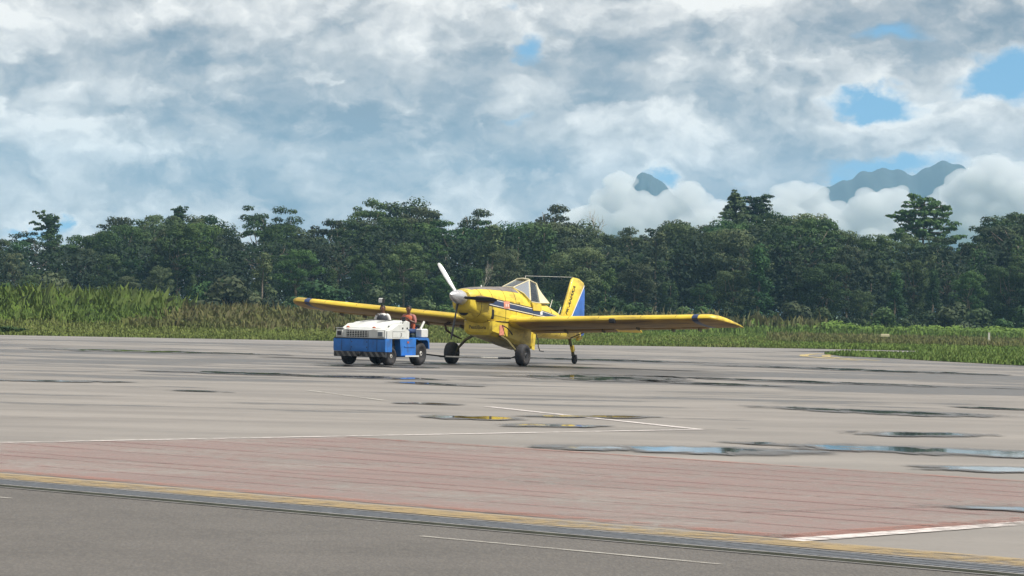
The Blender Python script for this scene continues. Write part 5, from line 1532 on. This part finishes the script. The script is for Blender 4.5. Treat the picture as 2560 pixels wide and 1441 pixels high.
# ---------------------------------------------------------------- small things by the field
mp_ = empty('marker_post', (35.9, 237.9, -0.03))
tag(mp_, 'short pale marker post standing in the brown grass', 'marker post')
MB().box((0, 0, 0.42), (0.16, 0.16, 0.9), None, 0.85).build('post', 'post_white', mp_)
MB().box((0, 0, 0.02), (0.3, 0.3, 0.14), None, 0.8).build('footing', 'kerb_grey', mp_)
sgn_ = empty('marker_board', (27.05, 229.1, -0.03))
tag(sgn_, 'small cream marker board low in the green grass', 'marker board')
MB().box((0, 0, 0.52), (0.62, 0.06, 0.20), None, 1, 0.02).build('board', 'frame_white', sgn_)
for xx in (-0.3, 0.3):
    MB().box((xx, 0.02, 0.2), (0.05, 0.05, 0.45)).build('leg', 'hub_dark', sgn_)
tree('dark_shrub', 'shrub1', -23.9, 150.2, 0.55, 3.6, 'low dark clump of weeds at the taxiway edge', 'shrub', None, 0.4, 3.2)

# ================================================================== FAR HILLS AND AIR
def ridge(name, label, pts, Y, depth, seed, nx=140):
    """pts: (x, height) crest line at distance Y"""
    rg = np.random.default_rng(seed)
    xs_ = np.linspace(pts[0][0], pts[-1][0], nx)
    hs = np.interp(xs_, [p[0] for p in pts], [p[1] for p in pts])
    hs = hs * (1 + 0.02 * np.sin(xs_ * 0.06 + 1) + 0.010 * np.sin(xs_ * 0.18)) + rg.normal(0, 0.35, nx)
    rows = []
    for j, f in enumerate(np.linspace(-1, 1, 41)):
        k = (1 - abs(f)) ** 0.9
        rows.append([(float(x) + 25 * f * math.sin(j * 0.6 + i * 0.05), Y + f * depth, max(-0.8, float(h * k * (1 + 0.22 * (1 - k) * (math.sin(i * 0.21 + j * 0.5) + 0.6 * math.sin(i * 0.47 - j * 0.8 + 2)))))) for i, (x, h) in enumerate(zip(xs_, hs))])
    o = MB().grid(rows).build(name, 'mountain_forest', None, True, 80)
    tag(o, label, kind='structure')
ridge('mountain', 'hazy blue mountain ridge showing between the clouds', [(394, 100), (483, 186), (555, 228), (599, 253), (634, 251), (662, 257), (696, 254), (724, 265), (766, 269), (801, 260), (857, 209), (957, 114)], 5500, 700, 7)
ridge('far_hill', 'small hazy blue peak showing through the cloud', [(149, 93), (194, 203), (210, 229), (234, 231), (258, 217), (296, 185), (353, 98)], 5400, 450, 8)

# cumulus banks lying in front of the hills
def cumulus(name, label, blobs, seed):
    rg = np.random.default_rng(seed)
    bm = bmesh.new()
    for (x, y, z, r_) in blobs:
        for q in range(26):
            d = rg.normal(0, 1, 3); d /= np.linalg.norm(d)
            rr_ = r_ * (0.75 if q == 0 else rg.uniform(0.13, 0.40))
            c = Vector((x, y, z)) + Vector((d[0] * r_, d[1] * r_, abs(d[2]) * r_ * 0.8 - 0.15 * r_)) * (0 if q == 0 else rg.uniform(0.7, 0.95))
            bmesh.ops.create_icosphere(bm, subdivisions=2, radius=rr_, matrix=Matrix.Translation(c) @ Matrix.Diagonal((1.15, 1.15, 0.85, 1)))
    me = bpy.data.meshes.new(name + '_src')
    bm.to_mesh(me); bm.free()
    o = bpy.data.objects.new(name + '_src', me); col.objects.link(o)
    md = o.modifiers.new('r', 'REMESH'); md.mode = 'VOXEL'; md.voxel_size = 3.2
    res = bpy.data.meshes.new_from_object(o.evaluated_get(bpy.context.evaluated_depsgraph_get()))
    bpy.data.objects.remove(o)
    res.name = name
    tag(link(name, res, 'cloud_vapour'), label, kind='stuff')
cvm, t = new_mat('cloud_vapour')
cv = t.n('ShaderNodeVolumePrincipled', {'Color': (0.97, 0.97, 0.97), 'Density': 0.04, 'Anisotropy': 0.0})
t.t.links.new(cv.outputs[0], t.n('ShaderNodeOutputMaterial').inputs['Volume'])
cumulus('cloud', 'white cumulus bank hiding the foot of the mountain', [(367, 4300, 124, 52), (383, 4310, 157, 33), (417, 4315, 134, 38), (435, 4300, 104, 49), (490, 4285, 148, 34), (518, 4300, 160, 27), (487, 4300, 110, 49), (542, 4310, 123, 46), (579, 4300, 137, 41), (607, 4315, 163, 34), (632, 4300, 185, 41), (670, 4300, 180, 52), (628, 4300, 130, 54), (693, 4300, 126, 60), (324, 4300, 101, 49), (741, 4300, 155, 54), (404, 4300, 163, 23), (648, 4300, 207, 27), (448, 4300, 126, 33)], 1)
cumulus('cloud', 'white cumulus bank around the small blue peak', [(105, 4250, 116, 43), (137, 4250, 149, 33), (164, 4250, 118, 43), (201, 4250, 135, 33), (233, 4250, 151, 32), (192, 4250, 97, 48), (245, 4250, 109, 48), (282, 4250, 120, 46), (79, 4250, 94, 43), (141, 4250, 173, 21), (174, 4250, 147, 20), (217, 4250, 156, 16)], 2)

hb = MB().box((0, 3050, 146), (4100, 6900, 294)).build('haze', None)
hm, t = new_mat('haze_air')
pvn = t.n('ShaderNodeVolumePrincipled', {'Color': (0.36, 0.66, 1.0), 'Density': 1.2e-4, 'Anisotropy': 0.0})
t.t.links.new(pvn.outputs[0], t.n('ShaderNodeOutputMaterial').inputs['Volume'])
hb.data.materials.append(hm)
tag(hb, 'thin bluish haze in the air over the airfield', kind='stuff')
